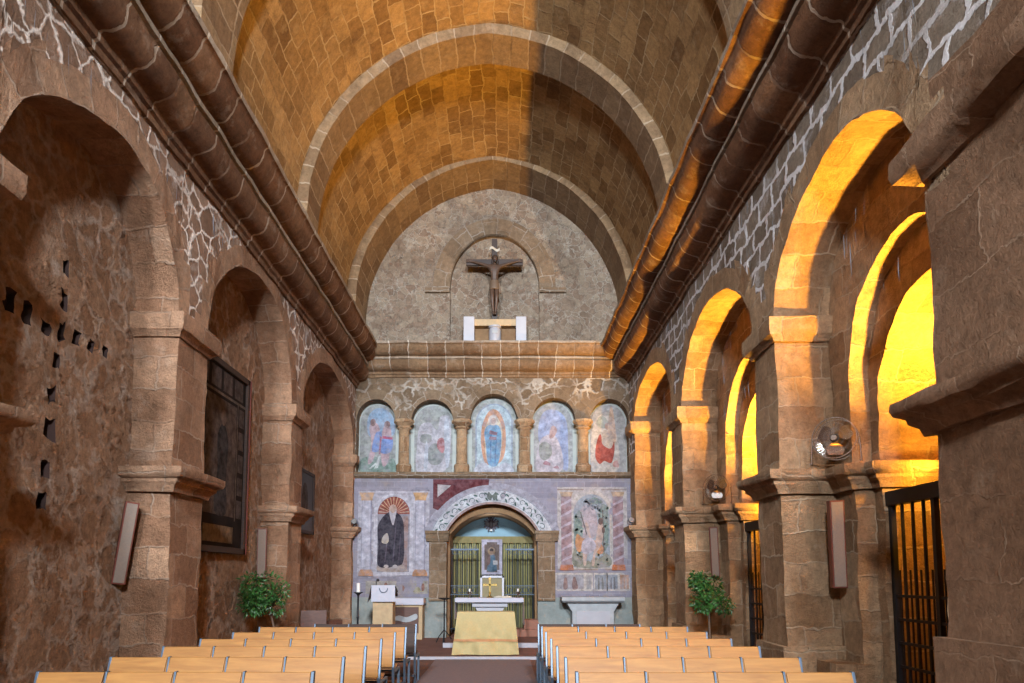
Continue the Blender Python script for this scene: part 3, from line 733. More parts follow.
p.lay('torso', [(c-.15,4.95),(c-.14,5.25),(c-.04,5.3),(c+.1,5.2),(c+.14,4.98),(c+.05,4.82)], (.64,.50,.38), 1)
p.lay('head', ov(c-.01,5.4,.07,.09), (.46,.28,.20)); p.lay('arm', [(c+.0,5.25),(c+.04,5.7),(c+.1,5.68),(c+.1,5.22)], (.62,.44,.32), 1)
p.lay('foot', [(c+.12,4.36),(c+.26,4.34),(c+.24,4.5),(c+.14,4.48)], (.58,.32,.28), 1)
# colonnettes between the niches
cg = 'stubby stone columns between the frescoed niches'
where = ['between the first and second niches from the left', 'left of the widest niche', 'right of the widest niche', 'beside the red-robed figure niche, rightmost']
for k, cx in enumerate((-2.50, -1.04, .545, 2.02)):
    t = thing('stone_column', (cx, YE+.02, 4.15), 'stubby ochre stone column with capital, '+where[k], 'column', cg)
    G().lathe((cx, YE+.02, 4.15), [(.185,0),(.19,.10),(.20,.14),(.19,.19),(.16,.22)], 10).build('base', M['ashlar'], t, smooth=30)
    G().lathe((cx, YE+.02, 4.37), [(.145,0),(.135,.02),(.132,.45),(.13,.86),(.14,.88)], 18).build('shaft', M['ashlar'], t, smooth=40)
    G().lathe((cx, YE+.02, 5.24), [(.14,0),(.19,.03),(.19,.06),(.15,.08),(.17,.1),(.24,.16),(.26,.18),(.26,.245)], 8).build('capital', M['ashlar'], t, bevel=.006)
for k, cx in enumerate((-3.72, 3.19)): pass
# painted saint in his niche (left)
yl_ = YE-.002
t = thing('fresco', (-2.73, yl_, 1.6), 'wall fresco of a white-bearded person in a long black habit in a shell niche', 'fresco'); p = Pic(t, yl_)
p.lay('surround', rect(-3.62, -1.84, 1.50, 3.72), (.50,.49,.56))
p.multi('entablature', [rect(-3.62,-1.84,3.68,3.72), rect(-3.62,-1.84,1.5,1.55), rect(-3.62,-1.84,3.60,3.615)], (.30,.28,.34))
p.lay('arch_border', archpoly(-2.73, .49, 1.58, 3.12, 3.62), (.58,.58,.66))
p.lay('niche_back', archpoly(-2.73, .40, 1.66, 3.12, 3.54), (.26,.25,.30))
p.lay('niche_side', [(-2.62,1.9),(-2.38,1.7),(-2.36,3.05),(-2.6,3.05)], (.34,.22,.20))
p.lay('shell', [(-2.73+.4*math.cos(PI*i/20), 3.10+.44*math.sin(PI*i/20)) for i in range(21)], (.28,.07,.05))
p.multi('rib', [[(-2.73+.1*math.cos(a-.03),3.12+.1*math.sin(a-.03)), (-2.73+.38*math.cos(a-.035),3.11+.42*math.sin(a-.035)), (-2.73+.38*math.cos(a+.035),3.11+.42*math.sin(a+.035)), (-2.73+.1*math.cos(a+.03),3.12+.1*math.sin(a+.03))] for a in [PI*(i+.5)/13 for i in range(13)]], (.58,.36,.22))
p.lay('ground', [(-3.08,1.68),(-3.06,1.85),(-2.6,1.9),(-2.4,1.74),(-2.42,1.67)], (.42,.33,.28), 1)
p.lay('habit', [(-3.12,1.86),(-3.1,2.3),(-3.13,2.75),(-3.02,3.0),(-2.86,3.14),(-2.66,3.14),(-2.5,2.95),(-2.46,2.5),(-2.48,1.9),(-2.7,1.8),(-2.95,1.76)], (.035,.03,.05), 1)
p.multi('fold', [[(-2.95,1.9),(-2.92,1.9),(-2.86,2.6),(-2.88,2.6)], [(-2.75,1.9),(-2.72,1.9),(-2.66,2.8),(-2.68,2.8)], [(-2.6,1.95),(-2.58,1.95),(-2.54,2.6),(-2.56,2.6)]], (.10,.08,.12))
p.lay('head', ov(-2.75, 3.22, .095, .125), (.50,.36,.30)); p.lay('beard', [(-2.84,3.18),(-2.8,2.95),(-2.74,2.82),(-2.7,2.95),(-2.66,3.18),(-2.75,3.12)], (.52,.50,.56), 1)
p.lay('hand', [(-3.02,2.4),(-2.98,2.55),(-2.88,2.62),(-2.84,2.45),(-2.9,2.36)], (.60,.52,.42), 1)
p.multi('foot', [ov(-2.9,1.8,.06,.04), ov(-2.68,1.8,.06,.04)], (.55,.48,.44))
for cx, lab in ((-3.40, 'pale painted column with ochre capital, left of the black-robed figure'), (-2.06, 'pale painted column with ochre capital, right of the black-robed figure')):
    t = thing('painted_column', (cx, YE-.016, 1.6), lab, 'fresco', 'pale painted columns'); p = Pic(t, YE-.029)
    p.lay('shaft', rect(cx-.125, cx+.125, 1.68, 3.46), (.54,.54,.64)); p.multi('shading', [rect(cx+.095,cx+.125,1.68,3.46), rect(cx-.125,cx-.11,1.68,3.46)], (.32,.32,.42))
    p.lay('capital', [(cx-.14,3.44),(cx+.14,3.44),(cx+.14,3.5),(cx+.19,3.64),(cx-.19,3.64),(cx-.14,3.5)], (.56,.34,.17))
    p.lay('base', [(cx-.19,1.56),(cx+.19,1.56),(cx+.18,1.64),(cx+.13,1.72),(cx-.13,1.72),(cx-.18,1.64)], (.50,.25,.12))
# painted predella band under the saint
t = thing('fresco', (-2.3, yl_, 1.1), 'faded narrow fresco band of tiny figures above the white-clothed side altar', 'fresco'); p = Pic(t, yl_)
p.lay('ground', rect(-3.4, -1.86, 1.12, 1.44), (.38,.35,.31)); p.lay('patch', rect(-2.35,-1.95,1.16,1.38), (.40,.37,.24))
p.multi('figure', [ov(-2.9,1.3,.05,.1), ov(-2.45,1.27,.04,.12), ov(-2.38,1.22,.05,.06), ov(-1.98,1.28,.04,.1)], (.26,.13,.10))
# right fresco with landscape and figures
t = thing('fresco', (2.21, yl_, 1.7), 'wall fresco of pale bare figures under trees between two marbled painted columns', 'fresco'); p = Pic(t, yl_)
p.lay('surround', rect(1.36, 3.10, 1.70, 3.78), (.54,.50,.49)); p.multi('moulding', [rect(1.36,2.02,3.70,3.735), rect(2.45,3.10,3.70,3.735), rect(1.36,3.10,1.70,1.74)], (.36,.28,.24))
p.lay('border', archpoly(2.21, .52, 1.74, 3.15, 3.70), (.56,.52,.48)); p.lay('sky', archpoly(2.21, .45, 1.78, 3.1, 3.60), (.34,.40,.46))
p.lay('glow', [(1.9,2.8),(1.93,3.2),(2.1,3.32),(2.3,3.2),(2.36,2.8),(2.25,2.5),(2.0,2.5)], (.48,.42,.46), 1)
p.multi('tree', [[(1.8,2.2),(1.78,2.9),(1.9,3.2),(1.98,2.9),(1.92,2.3)], [(2.42,3.0),(2.46,3.35),(2.62,3.2),(2.62,2.4),(2.52,2.2),(2.5,2.8)], [(2.1,3.4),(2.3,3.52),(2.5,3.4),(2.3,3.34)]], (.19,.26,.24), 1)
speckle(p, 'foliage', (1.80, 2.0, 2.1, 3.2), 34, .05, (.26,.34,.30), 1); speckle(p, 'foliage', (2.36, 2.62, 2.3, 3.3), 40, .05, (.25,.32,.28), 2); speckle(p, 'foliage', (2.0, 2.4, 3.22, 3.5), 22, .045, (.17,.20,.24), 5)
p.multi('trunk', [[(2.5,1.95),(2.53,1.95),(2.5,3.2),(2.47,3.2)], [(2.07,2.6),(2.1,2.58),(1.95,3.15),(1.92,3.15)]], (.16,.14,.13))
p.lay('foreground', [(1.78,1.8),(1.78,2.25),(1.9,2.0),(2.2,1.9),(2.6,2.1),(2.64,1.8)], (.26,.27,.22), 1)
speckle(p, 'grass', (1.82, 2.6, 1.8, 2.12), 26, .045, (.28,.28,.22), 3)
p.lay('orange_cloak', [(1.8,2.3),(1.84,2.6),(2.0,2.5),(2.4,2.4),(2.5,2.2),(2.4,2.1),(2.1,2.3),(1.9,2.15)], (.54,.27,.13), 1)
p.multi('bare_figure', [[(2.0,1.85),(2.06,1.85),(2.12,2.2),(2.3,2.3),(2.2,2.5),(2.02,2.4),(1.98,2.15)], [(2.2,1.85),(2.27,1.85),(2.3,2.1),(2.45,2.35),(2.5,2.75),(2.42,2.95),(2.34,2.7),(2.3,2.4)], [(2.15,2.5),(2.2,2.45),(2.12,2.85),(2.05,2.85)]], (.56,.42,.36), 1)
p.multi('hair', [ov(2.43, 2.92, .06, .09), ov(2.5, 2.7, .04, .08)], (.14,.09,.08))
p.lay('drapery', [(1.95,2.2),(2.0,2.45),(2.2,2.5),(2.32,2.3),(2.2,2.15),(2.05,2.1)], (.50,.47,.55), 1)
for cx, lab in ((1.58, 'painted purple marbled column left of the tree fresco'), (2.87, 'painted purple marbled column right of the tree fresco')):
    t = thing('painted_column', (cx, YE-.016, 1.7), lab, 'fresco', 'marbled painted columns'); p = Pic(t, YE-.03)
    p.lay('shaft', rect(cx-.13, cx+.13, 1.8, 3.56), (.34,.22,.24))
    p.multi('vein', [[(cx-.13,1.9+.28*i),(cx+.13,2.02+.28*i),(cx+.13,2.1+.28*i),(cx-.13,1.95+.28*i)] for i in range(6)], (.50,.42,.50))
    p.lay('base', [(cx-.18,1.70),(cx+.18,1.70),(cx+.15,1.84),(cx-.15,1.84)], (.50,.17,.07)); p.lay('capital', [(cx-.13,3.54),(cx+.13,3.54),(cx+.17,3.66),(cx-.17,3.66)], (.52,.38,.26))
pg = 'small fresco panels above the stone side altar'
for (x0, x1, cols, lab) in ((1.33,2.0,((.36,.36,.40),(.26,.17,.16)),'wide worn fresco panel with grey figures, leftmost above the stone side altar'), (2.06,2.2,((.42,.40,.40),(.24,.26,.3)),'narrow upright fresco panel, second above the stone side altar'),
        (2.28,2.56,((.30,.33,.38),(.2,.2,.2)),'grey-blue fresco panel of small figures, third above the stone side altar'), (2.60,2.84,((.30,.34,.40),(.18,.18,.2)),'blue-toned fresco panel, fourth above the stone side altar'), (2.90,3.12,((.48,.30,.22),(.44,.36,.34)),'reddish fresco panel of one figure, rightmost above the stone side altar')):
    t = thing('fresco', ((x0+x1)/2, yl_, 1.2), lab, 'fresco', pg); p = Pic(t, yl_)
    p.lay('border', rect(x0-.03,x1+.03,1.19,1.64), (.56,.53,.50)); p.lay('scene', rect(x0,x1,1.24,1.59), cols[0])
    m = (x0+x1)/2; w = (x1-x0)
    p.multi('figure', [[(m-.25*w,1.25),(m-.1*w,1.26),(m-.12*w,1.5),(m-.22*w,1.5)], [(m+.08*w,1.25),(m+.28*w,1.26),(m+.2*w,1.52),(m+.1*w,1.5)]], cols[1], 1)
# maroon painted bracket fragment
t = thing('fresco_fragment', (-1.5, yl_, 3.4), 'dark maroon triangular painted fragment above the left of the altar arch', 'fresco'); p = Pic(t, YE-.014)
def arcpts(r, a0, a1, n=10): return [(AC+r*math.cos(a0+(a1-a0)*i/n), 2.10+r*math.sin(a0+(a1-a0)*i/n)) for i in range(n+1)]
p.lay('frame', [(-1.75,3.98),(-1.75,3.25)]+arcpts(1.74, math.radians(141), math.radians(93), 10)+[(-.34,3.98)], (.13,.025,.035))
p.lay('panel', [(-1.64,3.85),(-1.64,3.52),(-1.30,3.82)], (.44,.42,.44))
# decorated arch band
t = thing('fresco_band', (AC, yl_, 2.6), 'white arch band painted with dark green scrollwork round the altar opening', 'fresco'); p = Pic(t, YE-.004)
def band(r0, r1, z0=2.68):
    a = [math.asin(min(1, (z0-2.10)/r)) for r in (r0, r1)]
    return arcpts(r1, PI-a[1], a[1], 40)+arcpts(r0, a[0], PI-a[0], 40)
p.lay('outer_border', band(1.62, 1.79), (.36,.36,.44)); p.lay('white_ground', band(1.30, 1.62), (.60,.64,.70)); p.lay('inner_border', band(1.255, 1.31), (.40,.28,.26))
p.multi('line', [band(1.60, 1.615), band(1.345, 1.355)], (.22,.26,.34))
def swirl(a, r, s, fl):
    cx, cz = AC+r*math.cos(a), 2.10+r*math.sin(a); pts = []
    for i in range(15):
        q = i/14*PI*1.7; rr = s*(1-.55*i/14); pts.append((rr*math.cos(q)*fl, rr*math.sin(q)))
    w = .013; up = a-PI/2
    def T(x, z): return (cx+x*math.cos(up)-z*math.sin(up), cz+x*math.sin(up)+z*math.cos(up))
    o = [T(*q) for q in pts]; i_ = [T(q[0]*(1-w/s*1.6), q[1]*(1-w/s*1.6)) for q in pts]
    return o+i_[::-1]
an = [math.radians(29+122*i/12) for i in range(13)]
p.multi('scrollwork', [swirl(a, 1.45+(.03 if i % 2 else -.03), .092, 1 if i % 2 else -1) for i, a in enumerate(an) if i != 6], (.06,.11,.12))
p.multi('leaf', [ov(AC+(1.45+e)*math.cos(a+.10), 2.10+(1.45+e)*math.sin(a+.10), .055, .022, 10, a+.9+e*4) for a in an for e in (-.07, .07)], (.07,.14,.13))
p.multi('crest', [[(AC-.09,3.66),(AC-.13,3.52),(AC-.04,3.44),(AC,3.52),(AC+.04,3.44),(AC+.13,3.52),(AC+.09,3.66),(AC,3.58)]], (.13,.16,.15), 1)
# apse interior ------------------------------------------------------
t = thing('curtain', (-.3, 18.4, .1), 'olive-gold striped curtain hanging across the apse behind the altar', 'curtain')
g = G(); nx = 200
def cy(x): return 18.40+.035*math.sin(x*34)+.015*math.sin(x*71+1)
for i in range(nx):
    a, b = -1.34+2.14*i/nx, -1.34+2.14*(i+1)/nx
    for (z0, z1) in ((.14, 1.3), (1.3, 2.5)): g.quad((a,cy(a),z0), (b,cy(b),z0), (b,cy(b),z1), (a,cy(a),z1))
g.build('drape', M['curtain'], t, smooth=60)
g = G()
for i in range(nx):
    a, b = -1.34+2.14*i/nx, -1.34+2.14*(i+1)/nx
    g.quad((a,18.34+.012*math.sin(a*30),2.44), (b,18.34+.012*math.sin(b*30),2.44), (b,18.33,2.62), (a,18.33,2.62))
g.build('pelmet', plain('olive_pelmet', (.20,.17,.07), .8), t, smooth=60)
# sunburst medallion on the blue plaster
t = thing('sunburst_emblem', (AC-.05, 18.56, 2.97), 'dark carved bird medallion with painted rays on the blue apse lunette', 'emblem')
g = G()
ec = (AC-.05, 18.5, 2.97)
for k in range(16):
    a = 2*PI*k/16; r0, r1 = (.10, .215) if k % 2 else (.10, .185); d = .09
    g.prism([(ec[0]+r0*math.cos(a-d*2),ec[2]+r0*math.sin(a-d*2)), (ec[0]+r1*math.cos(a-d),ec[2]+r1*math.sin(a-d)), (ec[0]+r1*math.cos(a+d),ec[2]+r1*math.sin(a+d)), (ec[0]+r0*math.cos(a+d*2),ec[2]+r0*math.sin(a+d*2))], 18.50, 18.53)
g.build('feathers', plain('dark_carving', (.035,.02,.04), .6), t)
g = G(); g.ell((ec[0],18.5,ec[2]), (.085,.04,.12)); g.ell((ec[0],18.49,ec[2]+.13), (.035,.03,.045)); g.prism([(ec[0]-.17,ec[2]+.1),(ec[0]-.05,ec[2]+.02),(ec[0]-.05,ec[2]-.06),(ec[0]-.16,ec[2]-.03)], 18.47, 18.5); g.prism([(ec[0]+.17,ec[2]+.1),(ec[0]+.05,ec[2]+.02),(ec[0]+.05,ec[2]-.06),(ec[0]+.16,ec[2]-.03)], 18.47, 18.5)
g.build('bird', plain('bird_carving', (.03,.018,.022), .5), t)
g = G(); g.ell((ec[0], 18.49, ec[2]-.175), (.035,.02,.025)); g.build('boss', M['white_wax'], t)
g = G()
for k in range(15):
    a = PI*(k)/14; r1 = .62 if k % 2 else .5
    g.prism([(ec[0]+.24*math.cos(a-.02),ec[2]-.05+.24*math.sin(a-.02)*.6), (ec[0]+r1*math.cos(a),ec[2]-.2+r1*.55*math.sin(a)), (ec[0]+.24*math.cos(a+.03),ec[2]-.05+.24*math.sin(a+.03)*.6)], 18.575, 18.583)
g.build('ray', paint((.16,.30,.36)), t)
# icon on pedestal frame
t = thing('icon_painting', (-.3, 18.15, 1.6), 'icon painting of a haloed bearded person in a pale lilac frame above the altar', 'painting'); ic = -.295
p = Pic(t, 18.2); p.lay('frame', rect(ic-.275, ic+.275, 1.60, 2.53), (.50,.48,.60))
p.lay('field', [(ic-.2,1.72),(ic-.14,1.72),(ic-.14,1.66),(ic+.14,1.66),(ic+.14,1.72),(ic+.2,1.72),(ic+.2,2.40),(ic+.14,2.40),(ic+.14,2.46),(ic-.14,2.46),(ic-.14,2.40),(ic-.2,2.40)], (.16,.12,.11))
p.lay('robe', [(ic-.12,1.7),(ic-.08,1.95),(ic-.06,2.12),(ic+.06,2.12),(ic+.1,1.95),(ic+.12,1.7)], (.08,.15,.22), 1); p.lay('cloak', [(ic-.13,1.85),(ic-.12,2.05),(ic-.05,2.12),(ic-.05,1.9)], (.17,.10,.09), 1)
p.lay('halo', ov(ic-.01,2.22,.10,.11), (.30,.20,.12)); p.lay('face', ov(ic-.01,2.2,.045,.065), (.28,.18,.13)); p.lay('hair', archpoly(ic-.01,.05,2.22,2.24,2.29), (.04,.03,.03)); p.lay('book', [(ic+.03,1.86),(ic+.15,1.86),(ic+.15,1.97),(ic+.03,1.97)], (.46,.46,.48))
t = thing('tabernacle_frame', (-.28, 17.98, 1.0), 'silvery rectangular frame with olive panel standing under the icon', 'frame')
g = G()
g.box(-.60,-.54,17.93,18.0,.92,1.57); g.box(-.03,.03,17.93,18.0,.92,1.57); g.box(-.60,.03,17.93,18.0,1.51,1.57); g.box(-.60,.03,17.93,18.0,.92,.98); g.build('frame', M['pewter'], t, bevel=.006)
G().box(-.54,-.03,17.96,17.99,.98,1.51).build('panel', plain('olive_panel', (.26,.22,.12), .7), t)
G().box(-.5,-.07,17.9,18.1,.13,.93).build('plinth', M['grey_marble'], t, bevel=.01)
# railing
t = thing('iron_railing', (-.27, 17.45, .13), 'tall dark blue wrought-iron railing screen across the apse opening', 'railing')
for i in range(17):
    x = -1.30+2.06*i/16
    if 5 < i < 11: top = 2.05
    else: top = 2.28
    if abs(x+.28) < .36: continue
    G().tube([(x,17.45,.13),(x,17.45,2.25)], .013, 6).build('bar', M['rail_iron'], t)
for z, h in ((.22,.03),(1.08,.02),(1.30,.02),(2.22,.035)):
    for (a, b) in ((-1.33,-.62),(.06,.80)): G().box(a, b, 17.435, 17.465, z, z+h).build('rail', M['rail_iron'], t)
for (a, b) in ((-1.30,-.63),(.08,.78)):
    g = G(); n = 5
    for i in range(n):
        cx = a+(b-a)*(i+.5)/n
        g.tube([(cx+.06*math.cos(q),17.45,1.20+.075*math.sin(q)) for q in [2*PI*k/14 for k in range(14)]], .008, 5, closed=True)
        g.tube([(cx+.055*math.cos(q),17.45,2.16+.05*math.sin(q)) for q in [2*PI*k/14 for k in range(14)]], .007, 5, closed=True)
        g.tube([(cx-.03,17.45,2.26),(cx,17.45,2.36),(cx+.03,17.45,2.26)], .007, 5)
    g.build('scrollwork', M['rail_iron'], t, smooth=60)
t = thing('stone_block', (.45, 17.0, .13), 'low red-brown stepped block right of the altar inside the apse', 'step')
G().box(.18,.84,16.3,16.9,.13,.30).build('lower_step', M['terracotta'], t, bevel=.01); G().box(.5,.84,16.35,16.9,.30,.52).build('upper_step', M['terracotta'], t, bevel=.01)
# altar ---------------------------------------------------------------
t = thing('altar', (-.3, 15.3, .13), 'white marble altar table on a stepped pedestal in front of the apse', 'altar')
G().box(-1.02,.42,15.08,15.62,.97,1.065).build('table_top', M['marble'], t, bevel=.008)
g = G(); g.box(-.68,.10,15.14,15.56,.88,.97); g.build('upper_slab', M['marble'], t, bevel=.008)
G().prism([(-.60,.15),(.02,.15),(-.0,.80),(.04,.88),(-.62,.88),(-.58,.80)], 15.2, 15.52).build('pedestal', M['marble'], t, bevel=.008)
G().box(-.78,.2,15.1,15.6,.13,.17).build('foot', M['marble'], t)
t = thing('altar_cloth', (-.3, 15.3, 1.07), 'white linen cloth over the altar, hanging long at the right end', 'cloth')
g = G(); g.box(-1.05,.45,15.05,15.65,1.068,1.080); g.box(-1.05,.45,15.045,15.062,.99,1.08)
g.build('top', M['white_cloth'], t)
ga, gb = G(), G()
for k in range(8):
    for (x, zb) in ((-1.053, .62), (.453, .50)):
        y0, y1 = 15.05+.6*k/8, 15.05+.6*(k+1)/8; f = lambda y: .012*math.sin(y*42)
        (ga if x < 0 else gb).quad((x+f(y0),y0,1.075), (x+f(y1),y1,1.075), (x+f(y1)*2+.01,y1,zb), (x+f(y0)*2+.01,y0,zb))
ga.build('side_drop', M['white_cloth'], t, smooth=60); gb.build('side_drop', M['white_cloth'], t, smooth=60)
t = thing('altar_cross', (-.29, 15.2, 1.085), 'small polished brass cross standing on the white altar', 'cross')
g = G(); g.lathe((-.29,15.2,1.082), [(.075,0),(.075,.012),(.045,.03),(.02,.05),(.018,.09),(.032,.105),(.015,.12)], 16); g.build('stand', M['gold'], t, smooth=40)
g = G(); g.box(-.312,-.268,15.19,15.21,1.19,1.5); g.box(-.42,-.16,15.19,15.21,1.34,1.385)
for (x, z) in ((-.42,1.362),(-.16,1.362),(-.29,1.5)): g.lathe((x,15.2,z), [(.034,-.012),(.034,.012)], 12, axis=1)
g.build('cross', M['gold'], t, bevel=.004)
t = thing('missal', (-.02, 15.3, 1.085), 'open pale book lying on the right half of the altar', 'book')
G().prism([(-.2,1.082),(.2,1.082),(.2,1.10),(.1,1.125),(.0,1.11),(-.1,1.125),(-.2,1.10)], 15.15, 15.4).build('pages', M['paper'], t)
g = G(); g.box(-.21,.21,15.14,15.41,1.0795,1.084); g.build('cover', M['dark_wood'], t)
for (x, lab) in ((-.74, 'short glass and metal cruet on the left of the altar'), (.33, 'tiny candle holder near the right end of the altar')):
    t = thing('altar_vessel', (x,15.25,1.082), lab, 'vessel'); G().lathe((x,15.25,1.081), [(.05,0),(.05,.01),(.012,.02),(.012,.06),(.05,.08),(.055,.13),(.04,.14)], 14).build('body', M['chrome'], t, smooth=40)
    G().lathe((x,15.25,1.221), [(.02,0),(.02,.05),(.005,.06)], 10).build('stopper', M['white_wax'], t, smooth=40)
# yellow draped frontal
t = thing('draped_frontal', (-.33, 13.35, .05), 'pale gold cloth draped over a sloping stand on the step before the altar', 'cloth')
def fr(u, v):       # u across, v down 0..1
    hw = .56+.085*v; x = -.335+(u-.5)*2*hw
    y = 13.52-.30*v+.030*math.sin(u*15+v*5)*min(1,v*2)+.035*math.sin(u*9-v*8+1)*min(1,v*2)+.01*math.sin(u*31-v*9)*v
    z = .86-.80*v
    if v > .62: y -= .03*math.sin(min(1, (v-.62)/.1)*PI)
    return (x, y, z)
nu, nv = 48, 36
def strip(v0, v1, nm, mat):
    g = G(); a, b = round(v0*nv), round(v1*nv)
    for i in range(nu):
        for j in range(a, b): g.quad(fr(i/nu,j/nv), fr((i+1)/nu,j/nv), fr((i+1)/nu,(j+1)/nv), fr(i/nu,(j+1)/nv))
    g.build(nm, mat, t, smooth=70)
strip(0, .64, 'cloth', M['yellow_cloth']); strip(.64, .70, 'trim_band', M['orange_trim']); strip(.70, 1, 'hem', M['yellow_cloth'])
g = G(); g.add([(-.895,13.52,.86),(.225,13.52,.86),(.225,13.9,.86),(-.895,13.9,.86)], [(0,1,2,3)])
for s_ in (0, 1):
    for j in range(nv):
        p0, p1 = fr(s_, j/nv), fr(s_, (j+1)/nv); g.quad(p0, p1, (p1[0],13.9,p1[2]), (p0[0],13.9,p0[2]))
g.quad((-.895,13.9,.86), (.225,13.9,.86), (.31,13.9,.06), (-.98,13.9,.06))
g.build('cover', M['yellow_cloth'], t)
# lectern, side altars, stands ----------------------------------------
t = thing('lectern', (-2.6, 15.2, .05), 'tan stone lectern with a white cloth over its top, left of the aisle end', 'lectern')
g = G(); g.box(-2.86,-2.42,15.1,15.5,.045,1.0); g.box(-2.90,-2.38,15.06,15.54,.045,.16); g.build('body', M['tan_stone'], t, bevel=.01)
g = G(); g.obox((-2.62,15.25,1.20), (.255,0,0), (0,.20,-.07), (0,.02,.025)); g.build('desk', M['dark_wood'], t)
g = G()
for i in range(12):
    for j in range(6):
        def q(u, v): return (-2.88+.52*u, 15.02+.006*math.sin(u*20), 1.36-.36*v)
        g.quad(q(i/12,j/6), q((i+1)/12,j/6), q((i+1)/12,(j+1)/6), q(i/12,(j+1)/6))
g.quad((-2.88,15.02,1.36), (-2.36,15.02,1.36), (-2.36,15.5,1.20), (-2.88,15.5,1.20)); g.quad((-2.88,15.02,1.36), (-2.88,15.5,1.2), (-3.06,15.5,.95), (-2.95,15.02,1.0))
g.build('cloth', M['white_cloth'], t, smooth=40)
G().tube([(-2.61+.09*math.cos(a),15.0,1.30+.10*math.sin(a)) for a in [PI+PI*k/12 for k in range(13)]], .008, 6).build('cord', M['steel'], t)
t = thing('microphone', (-2.75, 15.1, 1.36), 'thin black gooseneck microphone rising above the lectern', 'microphone')
G().tube([(-2.80,15.2,1.32),(-2.80,15.15,1.44),(-2.76,15.05,1.47)], .008, 6).build('neck', M['black'], t); G().ell((-2.74,15.02,1.47), (.035,.03,.03)).build('head', M['black'], t)
t = thing('side_altar', (-2.2, 16.7, .05), 'brown side altar with a white cloth top under the black-robed figure', 'altar')
g = G(); g.box(-2.75,-1.93,16.5,16.96,.045,.86); g.build('body', M['tan_stone'], t, bevel=.01)
G().box(-2.80,-1.90,16.44,16.97,.87,1.03).build('cloth', M['white_cloth'], t, bevel=.01)
g = G(); g.box(-2.70,-2.02,16.47,16.5,.2,.82); g.build('front_panel', M['board_wood'], t, bevel=.006)
G().prism(sm([(-2.66,.52),(-2.5,.62),(-2.3,.58),(-2.08,.66),(-2.06,.54),(-2.3,.46),(-2.5,.5)]), 16.455, 16.47).build('carving', M['grey_marble'], t)
t = thing('stone_side_altar', (2.15, 16.6, .05), 'pale stone side altar with moulded table, below the tree fresco', 'altar')
g = G(); g.box(1.40,2.90,16.35,16.98,.97,1.06); g.prism([(16.40,.93),(16.35,.97),(16.98,.97),(16.98,.93)], 1.42, 2.88, 0); g.build('table_top', M['grey_marble'], t, bevel=.008)
G().prism([(1.60,.05),(2.72,.05),(2.66,.30),(2.66,.70),(2.78,.90),(2.82,.93),(1.50,.93),(1.54,.90),(1.66,.70),(1.66,.30)], 16.5, 16.97).build('body', M['grey_marble'], t, bevel=.008)
G().box(1.76,2.56,16.485,16.5,.25,.72).build('front_panel', M['marble'], t, bevel=.004)
t = thing('candle_stand', (-3.16, 15.0, .05), 'tall black iron candle stand with a thick white candle, beside the lectern', 'candle stand')
G().lathe((-3.16,15.0,.045), [(.15,0),(.15,.02),(.05,.05),(.02,.1),(.02,.6),(.03,.62),(.02,.64),(.02,1.08),(.04,1.12),(.10,1.15),(.10,1.165)], 16).build('stand', M['iron'], t, smooth=40)
G().lathe((-3.16,15.0,1.21), [(.042,0),(.042,.19),(.01,.20)], 14).build('candle', M['white_wax'], t, smooth=40)
t = thing('lamp_stand', (-1.33, 15.6, .13), 'thin dark stand with a flat dish top, left of the altar', 'stand')
G().tube([(-1.33,15.6,.05),(-1.33,15.6,1.03)], .016, 8).build('pole', M['iron'], t); G().lathe((-1.33,15.6,1.02), [(.03,0),(.14,.03),(.145,.045),(.03,.045)], 18).build('dish', M['iron'], t, smooth=40)
for k in range(3):
    a = 2*PI*k/3+.5; G().tube([(-1.33,15.6,.35),(-1.33+.14*math.cos(a),15.6+.14*math.sin(a),.2),(-1.33+.22*math.cos(a),15.6+.22*math.sin(a),.06)], .011, 6).build('leg', M['iron'], t)
t = thing('confessional_panel', (-3.4, 12.6, 0), 'low dark brown wooden screen by the left wall before the lectern', 'screen')
g = G(); g.obox((-3.42,12.45,.50), (.22,.05,0), (-.004,.015,0), (0,0,.44)); g.build('panel', M['board_wood'], t, bevel=.004)
g = G(); g.obox((-3.15,12.9,.66), (.10,.14,0), (-.02,.015,0), (0,0,.08)); g.obox((-3.42,12.43,.05), (.24,.055,0), (-.02,.08,0), (0,0,.05)); g.build('foot', M['board_wood'], t, bevel=.004)
